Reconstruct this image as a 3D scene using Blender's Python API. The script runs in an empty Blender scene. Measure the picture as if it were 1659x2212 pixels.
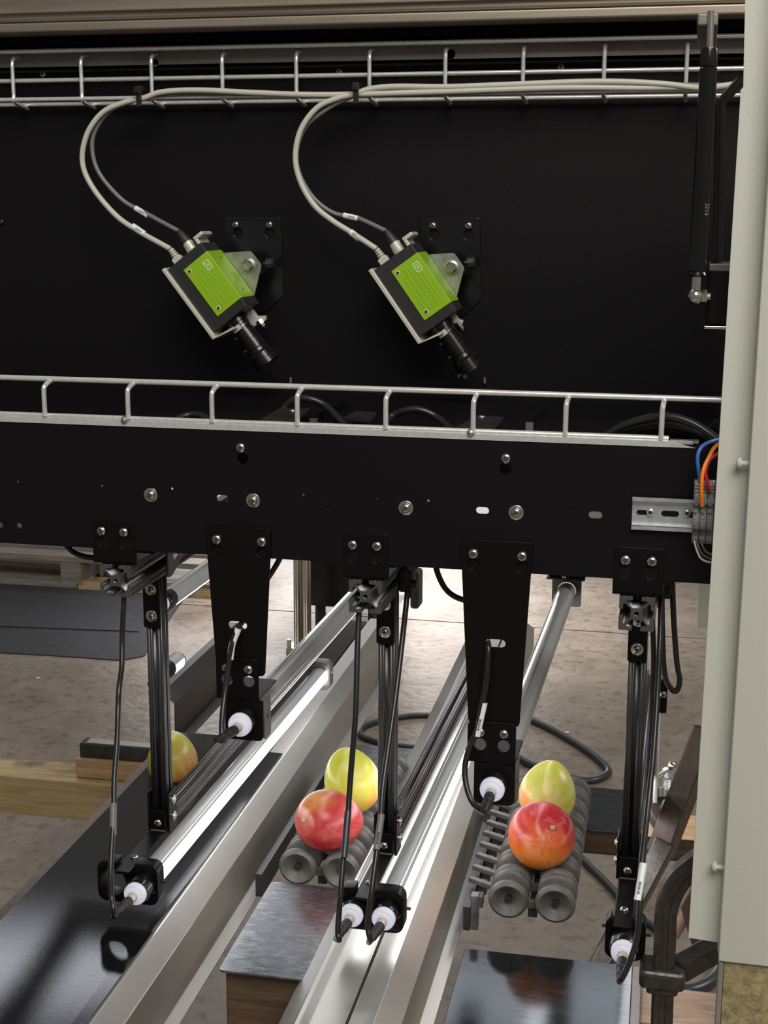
import bpy, bmesh, math, random
import numpy as np
from mathutils import Vector, Matrix
random.seed(7)
sc = bpy.context.scene
C = sc.collection
# ---------------------------------------------------------------- camera
CY, CP, CR, FPX = -0.21754758, 0.20713728, 0.00455536, 3031.67
_cy, _sy, _cp, _sp, _cr, _sr = (math.cos(CY), math.sin(CY), math.cos(CP), math.sin(CP), math.cos(CR), math.sin(CR))
CF = np.array([_sy*_cp, _cy*_cp, -_sp]); _rt = np.array([_cy, -_sy, 0.0]); _up = np.cross(_rt, CF)
CRR = _cr*_rt + _sr*_up; CUU = -_sr*_rt + _cr*_up
CC = np.array([0.3446, -1.4445, 1.5188])
cd = bpy.data.cameras.new('camera'); cam = bpy.data.objects.new('camera', cd); C.objects.link(cam)
cd.sensor_fit = 'HORIZONTAL'; cd.sensor_width = 36.0; cd.lens = 36.0*FPX/1659.0
cd.clip_start = 0.05; cd.clip_end = 60
M = Matrix.Identity(4)
for i in range(3):
    M[i][0] = CRR[i]; M[i][1] = CUU[i]; M[i][2] = -CF[i]; M[i][3] = CC[i]
cam.matrix_world = M
sc.camera = cam
# ---------------------------------------------------------------- world, lamps, exposure
sc.view_settings.view_transform = 'Standard'; sc.view_settings.look = 'None'
sc.view_settings.gamma = 1.0; sc.view_settings.use_curve_mapping = False
sc.view_settings.exposure = 0.08
wd = bpy.data.worlds.new('hall'); sc.world = wd; wd.use_nodes = True
bg = wd.node_tree.nodes['Background']; bg.inputs[0].default_value = (1.0, 0.96, 0.9, 1); bg.inputs[1].default_value = 0.15
def area(name, loc, target, sx, sy, power, col=(1, 1, 1)):
    l = bpy.data.lights.new(name, 'AREA'); l.shape = 'RECTANGLE'; l.size = sx; l.size_y = sy; l.energy = power; l.color = col
    o = bpy.data.objects.new(name, l); C.objects.link(o); o.location = loc
    d = Vector(target) - Vector(loc); o.rotation_euler = d.to_track_quat('-Z', 'Y').to_euler()
    return o
area('hall_lamp', (1.3, -3.0, 4.2), (0, 0, 0.9), 3.0, 2.2, 175, (1, 0.96, 0.88))
area('hall_lamp_far', (-1.6, 2.4, 4.8), (-1.6, 2.4, 0), 2.4, 1.6, 42, (1, 0.9, 0.78))
area('high_window', (-2.8, 7.0, 5.04), (-1.5, 0, 0.6), 7.0, 0.5, 42, (0.88, 0.9, 1.0))
area('daylight_door', (-2.45, 9.5, 1.5), (-1.0, 3.0, 0.6), 3.0, 2.6, 62, (1, 0.98, 1.0))
area('rail_fill_right', (3.2, 2.0, 3.2), (-0.2, 0.2, 0.6), 1.2, 1.2, 60, (1, 0.97, 0.93))  # added fill light, unseen, brightens the right-facing rail walls
sp_ = area('floor_fill', (-0.75, 4.3, 3.4), (-0.75, 3.9, 0), 0.5, 0.5, 24, (1, 0.98, 0.98)); sp_.data.spread = math.radians(44)  # added spot, unseen, makes the bright patch on the far floor

# ---------------------------------------------------------------- measuring helper: a pixel of the photograph to a point on a plane
def P(u, v, X=None, Y=None, Z=None):
    d = (u-829.5)/FPX*CRR - (v-1106)/FPX*CUU + CF
    k, w = (0, X) if X is not None else (1, Y) if Y is not None else (2, Z)
    t = (w-CC[k])/d[k]
    q = CC + t*d
    return Vector((float(q[0]), float(q[1]), float(q[2])))
TH = 0.0204365                                  # the conveyors stand turned by this much
def Lc(q):
    c, s = math.cos(TH), math.sin(TH)
    return Vector((c*q[0]+s*q[1], -s*q[0]+c*q[1], q[2]))
def Wc(q):
    c, s = math.cos(TH), math.sin(TH)
    return Vector((c*q[0]-s*q[1], s*q[0]+c*q[1], q[2]))

# ---------------------------------------------------------------- materials
MATS = {}
def mat(name, col, rough=0.5, metal=0.0, noise=0.0, nscale=40, bump=0.0, bscale=300, aniso=None, spec=0.5, coat=0, emit=None, estr=0, stretch=None, col2=None, rvar=0.0, trans=0, dust=0):
    m = bpy.data.materials.new(name); m.use_nodes = True; nt = m.node_tree; b = nt.nodes['Principled BSDF']
    b.inputs['Base Color'].default_value = (*col, 1); b.inputs['Roughness'].default_value = rough; b.inputs['Metallic'].default_value = metal
    b.inputs['Specular IOR Level'].default_value = spec
    if coat: b.inputs['Coat Weight'].default_value = coat; b.inputs['Coat Roughness'].default_value = 0.1
    if trans: b.inputs['Transmission Weight'].default_value = trans
    if emit: b.inputs['Emission Color'].default_value = (*emit, 1); b.inputs['Emission Strength'].default_value = estr
    tc = nt.nodes.new('ShaderNodeTexCoord'); mp = nt.nodes.new('ShaderNodeMapping')
    nt.links.new(tc.outputs['Object'], mp.inputs[0])
    if stretch: mp.inputs['Scale'].default_value = stretch
    if noise or rvar:
        n = nt.nodes.new('ShaderNodeTexNoise'); n.inputs['Scale'].default_value = nscale; n.inputs['Detail'].default_value = 6; n.inputs['Roughness'].default_value = 0.65
        nt.links.new(mp.outputs[0], n.inputs['Vector'])
        if noise:
            r = nt.nodes.new('ShaderNodeValToRGB'); r.color_ramp.elements[0].position = 0.32; r.color_ramp.elements[1].position = 0.7
            c2 = col2 if col2 else tuple(min(1, c*(1+noise)) for c in col); c1 = col if col2 else tuple(c*(1-noise) for c in col)
            r.color_ramp.elements[0].color = (*c1, 1); r.color_ramp.elements[1].color = (*c2, 1)
            nt.links.new(n.outputs['Fac'], r.inputs[0]); nt.links.new(r.outputs[0], b.inputs['Base Color'])
        if rvar:
            mr = nt.nodes.new('ShaderNodeMapRange'); mr.inputs[3].default_value = max(0.03, rough-rvar); mr.inputs[4].default_value = rough+rvar
            nt.links.new(n.outputs['Fac'], mr.inputs[0]); nt.links.new(mr.outputs[0], b.inputs['Roughness'])
    if bump:
        n2 = nt.nodes.new('ShaderNodeTexNoise'); n2.inputs['Scale'].default_value = bscale; n2.inputs['Detail'].default_value = 3
        nt.links.new(mp.outputs[0], n2.inputs['Vector'])
        bp = nt.nodes.new('ShaderNodeBump'); bp.inputs['Strength'].default_value = bump; bp.inputs['Distance'].default_value = 0.001
        nt.links.new(n2.outputs['Fac'], bp.inputs['Height']); nt.links.new(bp.outputs[0], b.inputs['Normal'])
    MATS[name] = m
    return m
mat('black_coat', (0.0048, 0.0041, 0.0052), 0.42, bump=0.25, bscale=900, spec=0.2)
mat('black_plate', (0.003, 0.0028, 0.003), 0.34, bump=0.15, bscale=900, spec=0.24)
mat('black_gloss', (0.006, 0.006, 0.007), 0.2, spec=0.5, bump=0.1, bscale=700)
mat('black_cover', (0.008, 0.008, 0.0095), 0.07, spec=0.6, bump=0.03, bscale=900)
mat('anodised', (0.12, 0.115, 0.118), 0.36, metal=0.85)
mat('anodised_end', (0.09, 0.09, 0.09), 0.5, metal=0.5, bump=0.3, bscale=900)
mat('steel', (0.62, 0.6, 0.55), 0.22, metal=1.0)
mat('zinc', (0.68, 0.71, 0.72), 0.3, metal=0.75, noise=0.15, nscale=90, rvar=0.1)
mat('zinc_wire', (0.78, 0.79, 0.77), 0.3, metal=0.6, noise=0.08, nscale=160, rvar=0.08)
mat('stainless', (0.42, 0.405, 0.37), 0.32, metal=0.68, noise=0.06, nscale=14)
mat('stainless_dark', (0.1, 0.097, 0.092), 0.3, metal=0.9, noise=0.1, nscale=14)
mat('aluminium', (0.36, 0.31, 0.25), 0.42, metal=0.85, noise=0.14, nscale=14, stretch=(0.25, 1, 6), rvar=0.08)
mat('aluminium_dull', (0.21, 0.19, 0.17), 0.5, metal=0.7, noise=0.25, nscale=16, stretch=(0.6, 1, 2))
mat('extrusion_silver', (0.5, 0.49, 0.46), 0.3, metal=1.0)
mat('scratched', (0.2, 0.215, 0.225), 0.26, metal=0.9, noise=0.3, nscale=60, stretch=(1, 3, 1), rvar=0.12)
mat('scratched_dark', (0.045, 0.051, 0.055), 0.13, metal=0.85, noise=0.35, nscale=40, stretch=(1, 4, 1), rvar=0.05)
mat('green', (0.26, 0.47, 0.008), 0.42, bump=0.1, bscale=800)
mat('body_black', (0.017, 0.017, 0.018), 0.48, bump=0.2, bscale=700)
mat('lens_black', (0.006, 0.006, 0.006), 0.22)
mat('glass', (0.01, 0.012, 0.016), 0.03, spec=0.9, coat=1)
mat('cast', (0.62, 0.59, 0.52), 0.45, metal=0.35, bump=0.2, bscale=500)
mat('plate_alu', (0.4, 0.4, 0.36), 0.4, metal=0.9, noise=0.25, nscale=60, rvar=0.15)
mat('cable_light', (0.52, 0.5, 0.44), 0.42)
mat('cable_grey', (0.17, 0.165, 0.16), 0.42)
mat('cable_black', (0.014, 0.014, 0.015), 0.3, bump=0.05)
mat('cable_dark', (0.03, 0.036, 0.042), 0.34)
mat('rubber', (0.018, 0.017, 0.017), 0.5)
mat('roller', (0.085, 0.08, 0.075), 0.5, noise=0.25, nscale=70, bump=0.1, bscale=200)
mat('label', (0.75, 0.77, 0.77), 0.35)
mat('ink', (0.02, 0.02, 0.02), 0.5)
mat('white_ink', (0.9, 0.93, 0.85), 0.5)
mat('dim_ink', (0.3, 0.3, 0.3), 0.5)
mat('cabinet', (0.54, 0.55, 0.49), 0.45, bump=0.15, bscale=500)
mat('terminal', (0.24, 0.24, 0.245), 0.45)
mat('terminal_dark', (0.045, 0.045, 0.045), 0.5)
mat('wire_blue', (0.035, 0.15, 0.5), 0.38)
mat('wire_orange', (0.85, 0.2, 0.01), 0.38)
mat('wire_red', (0.5, 0.015, 0.02), 0.38)
mat('wire_brown', (0.09, 0.06, 0.05), 0.4)
mat('wire_grey', (0.45, 0.43, 0.4), 0.4)
mat('tie', (0.008, 0.008, 0.008), 0.4)
mat('end_glow', (0.5, 0.5, 0.56), 0.35, emit=(0.84, 0.84, 1.0), estr=0.3)
mat('strip_light', (0.9, 0.9, 0.9), 0.3, emit=(0.97, 0.97, 1.0), estr=6.5)
mat('tube_clear', (0.5, 0.51, 0.51), 0.2, metal=0.25, coat=0.6)
mat('brown_steel', (0.115, 0.08, 0.066), 0.42, metal=0.35, noise=0.25, nscale=40)
mat('iron', (0.085, 0.077, 0.068), 0.36, metal=0.75, noise=0.3, nscale=80, bump=0.4, bscale=200)
mat('steel_tube', (0.11, 0.105, 0.1), 0.5, metal=0.6, noise=0.4, nscale=60)
mat('plastic_stop', (0.08, 0.075, 0.07), 0.5)

def wood(name, c1, c2, sc_=(1, 14, 14), rough=0.65, stain=None):
    m = bpy.data.materials.new(name); m.use_nodes = True; nt = m.node_tree; b = nt.nodes['Principled BSDF']; b.inputs['Roughness'].default_value = rough
    tc = nt.nodes.new('ShaderNodeTexCoord'); mp = nt.nodes.new('ShaderNodeMapping'); mp.inputs['Scale'].default_value = sc_
    n = nt.nodes.new('ShaderNodeTexNoise'); n.inputs['Scale'].default_value = 6; n.inputs['Detail'].default_value = 8; n.inputs['Distortion'].default_value = 1.2
    r = nt.nodes.new('ShaderNodeValToRGB'); r.color_ramp.elements[0].position = 0.3; r.color_ramp.elements[1].position = 0.68
    r.color_ramp.elements[0].color = (*c1, 1); r.color_ramp.elements[1].color = (*c2, 1)
    nt.links.new(tc.outputs['Object'], mp.inputs[0]); nt.links.new(mp.outputs[0], n.inputs[0]); nt.links.new(n.outputs['Fac'], r.inputs[0])
    out = r.outputs[0]
    if stain:
        n2 = nt.nodes.new('ShaderNodeTexNoise'); n2.inputs['Scale'].default_value = 9; n2.inputs['Detail'].default_value = 7; nt.links.new(tc.outputs['Object'], n2.inputs[0])
        r2 = nt.nodes.new('ShaderNodeValToRGB'); r2.color_ramp.elements[0].position = 0.5; r2.color_ramp.elements[1].position = 0.66
        nt.links.new(n2.outputs['Fac'], r2.inputs[0])
        mx = nt.nodes.new('ShaderNodeMix'); mx.data_type = 'RGBA'; nt.links.new(r2.outputs[0], mx.inputs[0]); nt.links.new(out, mx.inputs[6]); mx.inputs[7].default_value = (*stain, 1)
        out = mx.outputs[2]
    nt.links.new(out, b.inputs['Base Color']); MATS[name] = m
wood('pine', (0.42, 0.25, 0.12), (0.62, 0.42, 0.23))
wood('pine_old', (0.36, 0.26, 0.12), (0.55, 0.42, 0.22), stain=(0.07, 0.06, 0.045))
wood('wood_dark_shaded', (0.05, 0.03, 0.017), (0.11, 0.068, 0.04))  # brown timber, its colour darkened further for the shade under the plate
wood('wood_grey', (0.16, 0.145, 0.12), (0.28, 0.255, 0.215))
wood('wood_worn', (0.3, 0.19, 0.13), (0.48, 0.34, 0.25), sc_=(2, 12, 12))

def mat_chip():
    m = bpy.data.materials.new('chipboard'); m.use_nodes = True; nt = m.node_tree; b = nt.nodes['Principled BSDF']; b.inputs['Roughness'].default_value = 0.7
    tc = nt.nodes.new('ShaderNodeTexCoord')
    v = nt.nodes.new('ShaderNodeTexNoise'); v.inputs['Scale'].default_value = 110; v.inputs['Distortion'].default_value = 0.7; v.inputs['Detail'].default_value = 8; v.inputs['Roughness'].default_value = 0.7
    nt.links.new(tc.outputs['Object'], v.inputs['Vector'])
    r = nt.nodes.new('ShaderNodeValToRGB'); r.color_ramp.elements[0].position = 0.35; r.color_ramp.elements[1].position = 0.65
    r.color_ramp.elements[0].color = (0.14, 0.12, 0.055, 1); r.color_ramp.elements[1].color = (0.4, 0.33, 0.17, 1)
    nt.links.new(v.outputs['Fac'], r.inputs[0]); nt.links.new(r.outputs[0], b.inputs['Base Color']); MATS['chipboard'] = m
mat_chip()

def mat_floor():
    m = bpy.data.materials.new('concrete'); m.use_nodes = True; nt = m.node_tree; b = nt.nodes['Principled BSDF']
    tc = nt.nodes.new('ShaderNodeTexCoord')
    n = nt.nodes.new('ShaderNodeTexNoise'); n.inputs['Scale'].default_value = 5; n.inputs['Detail'].default_value = 10; n.inputs['Roughness'].default_value = 0.72; nt.links.new(tc.outputs['Object'], n.inputs[0])
    r = nt.nodes.new('ShaderNodeValToRGB'); r.color_ramp.elements[0].position = 0.3; r.color_ramp.elements[1].position = 0.72
    r.color_ramp.elements[0].color = (0.15, 0.117, 0.09, 1); r.color_ramp.elements[1].color = (0.31, 0.262, 0.215, 1)
    nt.links.new(n.outputs['Fac'], r.inputs[0])
    n2 = nt.nodes.new('ShaderNodeTexNoise'); n2.inputs['Scale'].default_value = 30; n2.inputs['Detail'].default_value = 5; nt.links.new(tc.outputs['Object'], n2.inputs[0])
    r2 = nt.nodes.new('ShaderNodeValToRGB'); r2.color_ramp.elements[0].position = 0.36; r2.color_ramp.elements[1].position = 0.45
    r2.color_ramp.elements[0].color = (0.6, 0.57, 0.55, 1); r2.color_ramp.elements[1].color = (1, 1, 1, 1); nt.links.new(n2.outputs['Fac'], r2.inputs[0])
    mx = nt.nodes.new('ShaderNodeMix'); mx.data_type = 'RGBA'; mx.blend_type = 'MULTIPLY'; mx.inputs[0].default_value = 0.8
    nt.links.new(r.outputs[0], mx.inputs[6]); nt.links.new(r2.outputs[0], mx.inputs[7]); nt.links.new(mx.outputs[2], b.inputs['Base Color'])
    b.inputs['Roughness'].default_value = 0.3
    bp = nt.nodes.new('ShaderNodeBump'); bp.inputs['Strength'].default_value = 0.4; bp.inputs['Distance'].default_value = 0.005
    nt.links.new(n2.outputs['Fac'], bp.inputs['Height']); nt.links.new(bp.outputs[0], b.inputs['Normal']); MATS['concrete'] = m
mat_floor()

def mat_mango(name, base, blush, second, pos, seed, bias=0.0, pale=(0.9, 0.8, 0.6), pk=0.35):
    m = bpy.data.materials.new(name); m.use_nodes = True; nt = m.node_tree; b = nt.nodes['Principled BSDF']
    b.inputs['Roughness'].default_value = 0.32; b.inputs['Subsurface Weight'].default_value = 0.08; b.inputs['Subsurface Radius'].default_value = (0.01, 0.006, 0.002); b.inputs['Subsurface Scale'].default_value = 0.5
    tc = nt.nodes.new('ShaderNodeTexCoord'); mp = nt.nodes.new('ShaderNodeMapping'); mp.inputs['Location'].default_value = (seed, seed*0.7, 0); mp.inputs['Scale'].default_value = (1, 1, 0.45)
    nt.links.new(tc.outputs['Object'], mp.inputs[0])
    n = nt.nodes.new('ShaderNodeTexNoise'); n.inputs['Scale'].default_value = 26; n.inputs['Detail'].default_value = 5; n.inputs['Distortion'].default_value = 0.8; nt.links.new(mp.outputs[0], n.inputs[0])
    sep = nt.nodes.new('ShaderNodeSeparateXYZ'); nt.links.new(tc.outputs['Object'], sep.inputs[0])
    # blush grows along a direction in the fruit's own space
    dt = nt.nodes.new('ShaderNodeVectorMath'); dt.operation = 'DOT_PRODUCT'; dt.inputs[1].default_value = pos; nt.links.new(tc.outputs['Object'], dt.inputs[0])
    ma = nt.nodes.new('ShaderNodeMath'); ma.operation = 'MULTIPLY_ADD'; ma.inputs[1].default_value = 12.0; ma.inputs[2].default_value = 0.0; nt.links.new(dt.outputs['Value'], ma.inputs[0]); ma.inputs[1].default_value = 9.0; ma.inputs[2].default_value = bias
    ad = nt.nodes.new('ShaderNodeMath'); ad.operation = 'ADD'; nt.links.new(ma.outputs[0], ad.inputs[0]); nt.links.new(n.outputs['Fac'], ad.inputs[1])
    r = nt.nodes.new('ShaderNodeValToRGB'); e = r.color_ramp.elements
    e[0].position = 0.22; e[0].color = (*base, 1); e[1].position = 0.78; e[1].color = (*blush, 1)
    k = r.color_ramp.elements.new(0.5); k.color = (*second, 1)
    nt.links.new(ad.outputs[0], r.inputs[0])
    n3 = nt.nodes.new('ShaderNodeTexNoise'); n3.inputs['Scale'].default_value = 34; n3.inputs['Detail'].default_value = 7; n3.inputs['Roughness'].default_value = 0.7; n3.inputs['Distortion'].default_value = 1.0
    mp3 = nt.nodes.new('ShaderNodeMapping'); mp3.inputs['Location'].default_value = (seed*2, 1, seed); mp3.inputs['Scale'].default_value = (1.2, 1.2, 0.3); nt.links.new(tc.outputs['Object'], mp3.inputs[0]); nt.links.new(mp3.outputs[0], n3.inputs[0])
    r3 = nt.nodes.new('ShaderNodeValToRGB'); r3.color_ramp.elements[0].position = 0.5; r3.color_ramp.elements[1].position = 0.72; r3.color_ramp.elements[1].color = (pk*2, pk*2, pk*2, 1); nt.links.new(n3.outputs['Fac'], r3.inputs[0])
    mx3 = nt.nodes.new('ShaderNodeMix'); mx3.data_type = 'RGBA'; nt.links.new(r3.outputs[0], mx3.inputs[0]); nt.links.new(r.outputs[0], mx3.inputs[6]); mx3.inputs[7].default_value = (*pale, 1)
    s = nt.nodes.new('ShaderNodeTexVoronoi'); s.inputs['Scale'].default_value = 190; nt.links.new(tc.outputs['Object'], s.inputs['Vector'])
    sr = nt.nodes.new('ShaderNodeValToRGB'); sr.color_ramp.elements[0].position = 0.05; sr.color_ramp.elements[1].position = 0.14; sr.color_ramp.elements[0].color = (0.62, 0.5, 0.35, 1); sr.color_ramp.elements[1].color = (1, 1, 1, 1)
    nt.links.new(s.outputs['Distance'], sr.inputs[0])
    mx = nt.nodes.new('ShaderNodeMix'); mx.data_type = 'RGBA'; mx.blend_type = 'MULTIPLY'; mx.inputs[0].default_value = 0.55
    nt.links.new(mx3.outputs[2], mx.inputs[6]); nt.links.new(sr.outputs[0], mx.inputs[7]); nt.links.new(mx.outputs[2], b.inputs['Base Color']); MATS[name] = m

# ---------------------------------------------------------------- mesh helpers
def link(name, me, m, parent=None, smooth=False, angle=None):
    o = bpy.data.objects.new(name, me); C.objects.link(o)
    if m:
        me.materials.clear(); me.materials.append(MATS[m])
    if smooth:
        for p in me.polygons: p.use_smooth = True
        me.set_sharp_from_angle(angle=math.radians(angle or 40))
    if parent: o.parent = parent
    return o
def tag(o, label, cat, group=None, kind=None):
    if label: o['label'] = label
    if cat: o['category'] = cat
    if group: o['group'] = group
    if kind: o['kind'] = kind
    return o
def empty(name, label, cat, group=None, rz=0.0, kind=None):
    o = bpy.data.objects.new(name, None); C.objects.link(o); o.rotation_euler = (0, 0, rz)
    o.empty_display_size = 0.05
    return tag(o, label, cat, group, kind)
def bevel(o, w, seg=2, ang=35):
    md = o.modifiers.new('bevel', 'BEVEL'); md.width = w; md.segments = seg; md.limit_method = 'ANGLE'; md.angle_limit = math.radians(ang)
    return o
class MB:
    def __init__(s): s.v = []; s.f = []
    def add(s, v, f):
        n = len(s.v); s.v += [tuple(map(float, q)) for q in v]; s.f += [tuple(n+i for i in g) for g in f]; return s
    def box(s, x0, x1, y0, y1, z0, z1):
        return s.add([(x0, y0, z0), (x1, y0, z0), (x1, y1, z0), (x0, y1, z0), (x0, y0, z1), (x1, y0, z1), (x1, y1, z1), (x0, y1, z1)],
                     [(0, 3, 2, 1), (4, 5, 6, 7), (0, 1, 5, 4), (1, 2, 6, 5), (2, 3, 7, 6), (3, 0, 4, 7)])
    def rev(s, a, b, prof, n=24, caps=True):
        """lathe: prof = list of (t along a->b in metres, radius)"""
        a = Vector(a); d = (Vector(b)-a).normalized(); u = d.orthogonal().normalized(); w = d.cross(u)
        vs = []; fs = []
        for t, r in prof:
            for i in range(n):
                an = 2*math.pi*i/n; vs.append(a+d*t+(u*math.cos(an)+w*math.sin(an))*r)
        for j in range(len(prof)-1):
            for i in range(n):
                k = (i+1) % n; fs.append((j*n+i, j*n+k, (j+1)*n+k, (j+1)*n+i))
        if caps:
            fs.append(tuple(range(n))[::-1]); fs.append(tuple((len(prof)-1)*n+i for i in range(n)))
        return s.add(vs, fs)
    def cyl(s, a, b, r, n=20, r2=None):
        L = (Vector(b)-Vector(a)).length
        return s.rev(a, b, [(0, r), (L, r if r2 is None else r2)], n)
    def tube(s, pts, r, n=10, spline=True, steps=8, caps=True):
        pts = [Vector(p) for p in pts]
        if spline and len(pts) > 2: pts = catmull(pts, steps)
        T = []
        for i in range(len(pts)):
            a = pts[max(0, i-1)]; b = pts[min(len(pts)-1, i+1)]; T.append((b-a).normalized())
        u = T[0].orthogonal().normalized(); vs = []; fs = []
        for i, p in enumerate(pts):
            u = (u-T[i]*u.dot(T[i])).normalized(); w = T[i].cross(u)
            for k in range(n):
                an = 2*math.pi*k/n; vs.append(p+(u*math.cos(an)+w*math.sin(an))*r)
        for j in range(len(pts)-1):
            for i in range(n):
                k = (i+1) % n; fs.append((j*n+i, j*n+k, (j+1)*n+k, (j+1)*n+i))
        if caps: fs.append(tuple(range(n))[::-1]); fs.append(tuple((len(pts)-1)*n+i for i in range(n)))
        return s.add(vs, fs)
    def mesh(s, name):
        me = bpy.data.meshes.new(name); me.from_pydata(s.v, [], s.f); me.update()
        bm = bmesh.new(); bm.from_mesh(me); bmesh.ops.recalc_face_normals(bm, faces=bm.faces); bm.to_mesh(me); bm.free()
        return me
    def obj(s, name, m, parent=None, smooth=False, angle=None): return link(name, s.mesh(name), m, parent, smooth, angle)
def catmull(p, n=8):
    out = []; q = [p[0]+(p[0]-p[1])]+p+[p[-1]+(p[-1]-p[-2])]
    for i in range(1, len(q)-2):
        for k in range(n):
            t = k/n; a, b, c, d = q[i-1], q[i], q[i+1], q[i+2]
            out.append(0.5*((2*b)+(c-a)*t+(2*a-5*b+4*c-d)*t*t+(3*b-a-3*c+d)*t**3))
    out.append(p[-1]); return out
def circ(cx, cy, r, n=24, a0=0): return [(cx+r*math.cos(a0+2*math.pi*i/n), cy+r*math.sin(a0+2*math.pi*i/n)) for i in range(n)]
def slot(cx, cy, L, H, n=8):
    r = H/2; h = L/2-r; o = []
    for i in range(n+1): a = -math.pi/2+math.pi*i/n; o.append((cx+h+r*math.cos(a), cy+r*math.sin(a)))
    for i in range(n+1): a = math.pi/2+math.pi*i/n; o.append((cx-h+r*math.cos(a), cy+r*math.sin(a)))
    return o
def rrect(x0, x1, y0, y1, r, n=5, rs=None):
    rs = rs or (r, r, r, r); o = []
    for (cx, cy, a, q) in ((x1, y1, 0, rs[0]), (x0, y1, 90, rs[1]), (x0, y0, 180, rs[2]), (x1, y0, 270, rs[3])):
        if q <= 0: o.append((cx, cy)); continue
        sx = -1 if cx == x1 else 1; sy = -1 if cy == y1 else 1
        for i in range(n+1):
            t = math.radians(a+90*i/n); o.append((cx+sx*q+q*math.cos(t), cy+sy*q+q*math.sin(t)))
    return o
def rpoly(pts, r, n=4):
    """round every corner of a polygon"""
    o = []; N = len(pts)
    for i in range(N):
        a = Vector((*pts[i-1], 0)); b = Vector((*pts[i], 0)); c = Vector((*pts[(i+1) % N], 0))
        u = (a-b).normalized(); v = (c-b).normalized(); q = min(r, (a-b).length*0.45, (c-b).length*0.45)
        p0 = b+u*q; p1 = b+v*q
        for k in range(n+1):
            t = k/n; w = p0*(1-t)**2+b*2*t*(1-t)+p1*t*t; o.append((w.x, w.y))
    return o
def flat(outline, holes, th, fn, bev=0.0):
    """a sheet with real holes; 2D outline, thickness th, fn maps (x, y, z) with z in -th..0 (0 = outer face)"""
    cu = bpy.data.curves.new('tmp', 'CURVE'); cu.dimensions = '2D'; cu.fill_mode = 'BOTH'; cu.extrude = th/2-bev; cu.bevel_depth = bev; cu.bevel_resolution = 1
    if bev: cu.offset = -bev
    for pl in [outline]+list(holes):
        s = cu.splines.new('POLY'); s.points.add(len(pl)-1); s.use_cyclic_u = True
        for i, q in enumerate(pl): s.points[i].co = (q[0], q[1], 0, 1)
    o = bpy.data.objects.new('tmp', cu); C.objects.link(o)
    me = bpy.data.meshes.new_from_object(o); bpy.data.objects.remove(o); bpy.data.curves.remove(cu)
    for v in me.vertices:
        v.co = Vector(fn(v.co.x, v.co.y, v.co.z-th/2))
    bm = bmesh.new(); bm.from_mesh(me); bmesh.ops.remove_doubles(bm, verts=bm.verts, dist=1e-7); bmesh.ops.recalc_face_normals(bm, faces=bm.faces); bm.to_mesh(me); bm.free()
    return me
def front(Y): return lambda x, y, z: (x, Y-z, y)          # sheet parallel to the panel, outer face towards the camera at Y
def topside(Z): return lambda x, y, z: (x, y, Z+z)        # horizontal sheet, upper face at Z
def text(s, size, fn, name, m, parent, ext=0.00015, align='CENTER'):
    cu = bpy.data.curves.new('t', 'FONT'); cu.body = s; cu.size = size; cu.extrude = ext; cu.align_x = align; cu.align_y = 'CENTER'
    o = bpy.data.objects.new('t', cu); C.objects.link(o); me = bpy.data.meshes.new_from_object(o); bpy.data.objects.remove(o); bpy.data.curves.remove(cu)
    for v in me.vertices: v.co = Vector(fn(v.co.x, v.co.y, v.co.z))
    return link(name, me, m, parent)
# T-slot profile, section 1 x 1
def tprof(s):
    side = [(.5, -.34), (.487, -.325), (.487, -.30), (.5, -.285), (.5, -.12), (.40, -.12), (.39, -.17), (.38, -.30), (.32, -.29), (.165, -.125), (.165, .125), (.32, .29), (.38, .30), (.39, .17), (.40, .12), (.5, .12), (.5, .285), (.487, .30), (.487, .325), (.5, .34), (.5, .47), (.47, .5)]
    o = []
    for k in range(4):
        a = math.pi/2*k; c, sn = math.cos(a), math.sin(a)
        o += [((x*c-y*sn)*s, (x*sn+y*c)*s) for x, y in side]
    return o
def extrusion(name, s, length, fn, m, parent=None):
    return link(name, flat(tprof(s), [circ(0, 0, s*0.07, 16)], length, fn), m, parent)
# a button-head screw, shared mesh, facing -Y
def screw_mesh(r, washer=0, cross=False):
    mb = MB()
    if washer: mb.rev((0, 0, 0), (0, -1, 0), [(0, washer), (0.001, washer), (0.0013, washer*0.93)], 24)
    y0 = -0.0012 if washer else 0
    h = r*0.62
    mb.rev((0, y0, 0), (0, y0-1, 0), [(0, r), (h*0.35, r), (h*0.7, r*0.86), (h*0.95, r*0.6), (h, r*0.5)], 24, False)
    n0 = len(mb.f)
    mb.rev((0, y0-h, 0), (0, -9, 0), [(0, r*0.5), (0, r*0.4), (-h*.6, r*0.38)], 6)
    return mb.mesh('screw'), n0
SCR = {}
def screw(parent, p, r=0.005, washer=0, rot=None, m='steel', name='screw'):
    k = (round(r, 4), round(washer, 4), m)
    if k not in SCR:
        me, n0 = screw_mesh(r, washer); me.materials.append(MATS[m]); me.materials.append(MATS['terminal_dark'])
        for q in me.polygons:
            q.use_smooth = True
            if q.index >= n0+6: q.material_index = 1  # socket recess faces coloured dark in place of real shade
        me.set_sharp_from_angle(angle=math.radians(38)); SCR[k] = me
    o = bpy.data.objects.new(name, SCR[k]); C.objects.link(o); o.location = p; o.parent = parent
    o.rotation_euler = rot if rot else (0, random.uniform(0, 1), 0)
    return o
UPW = (-math.pi/2, 0, 0)      # screw heads up
RGT = (0, 0, math.pi/2)       # screw heads towards +X

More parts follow.
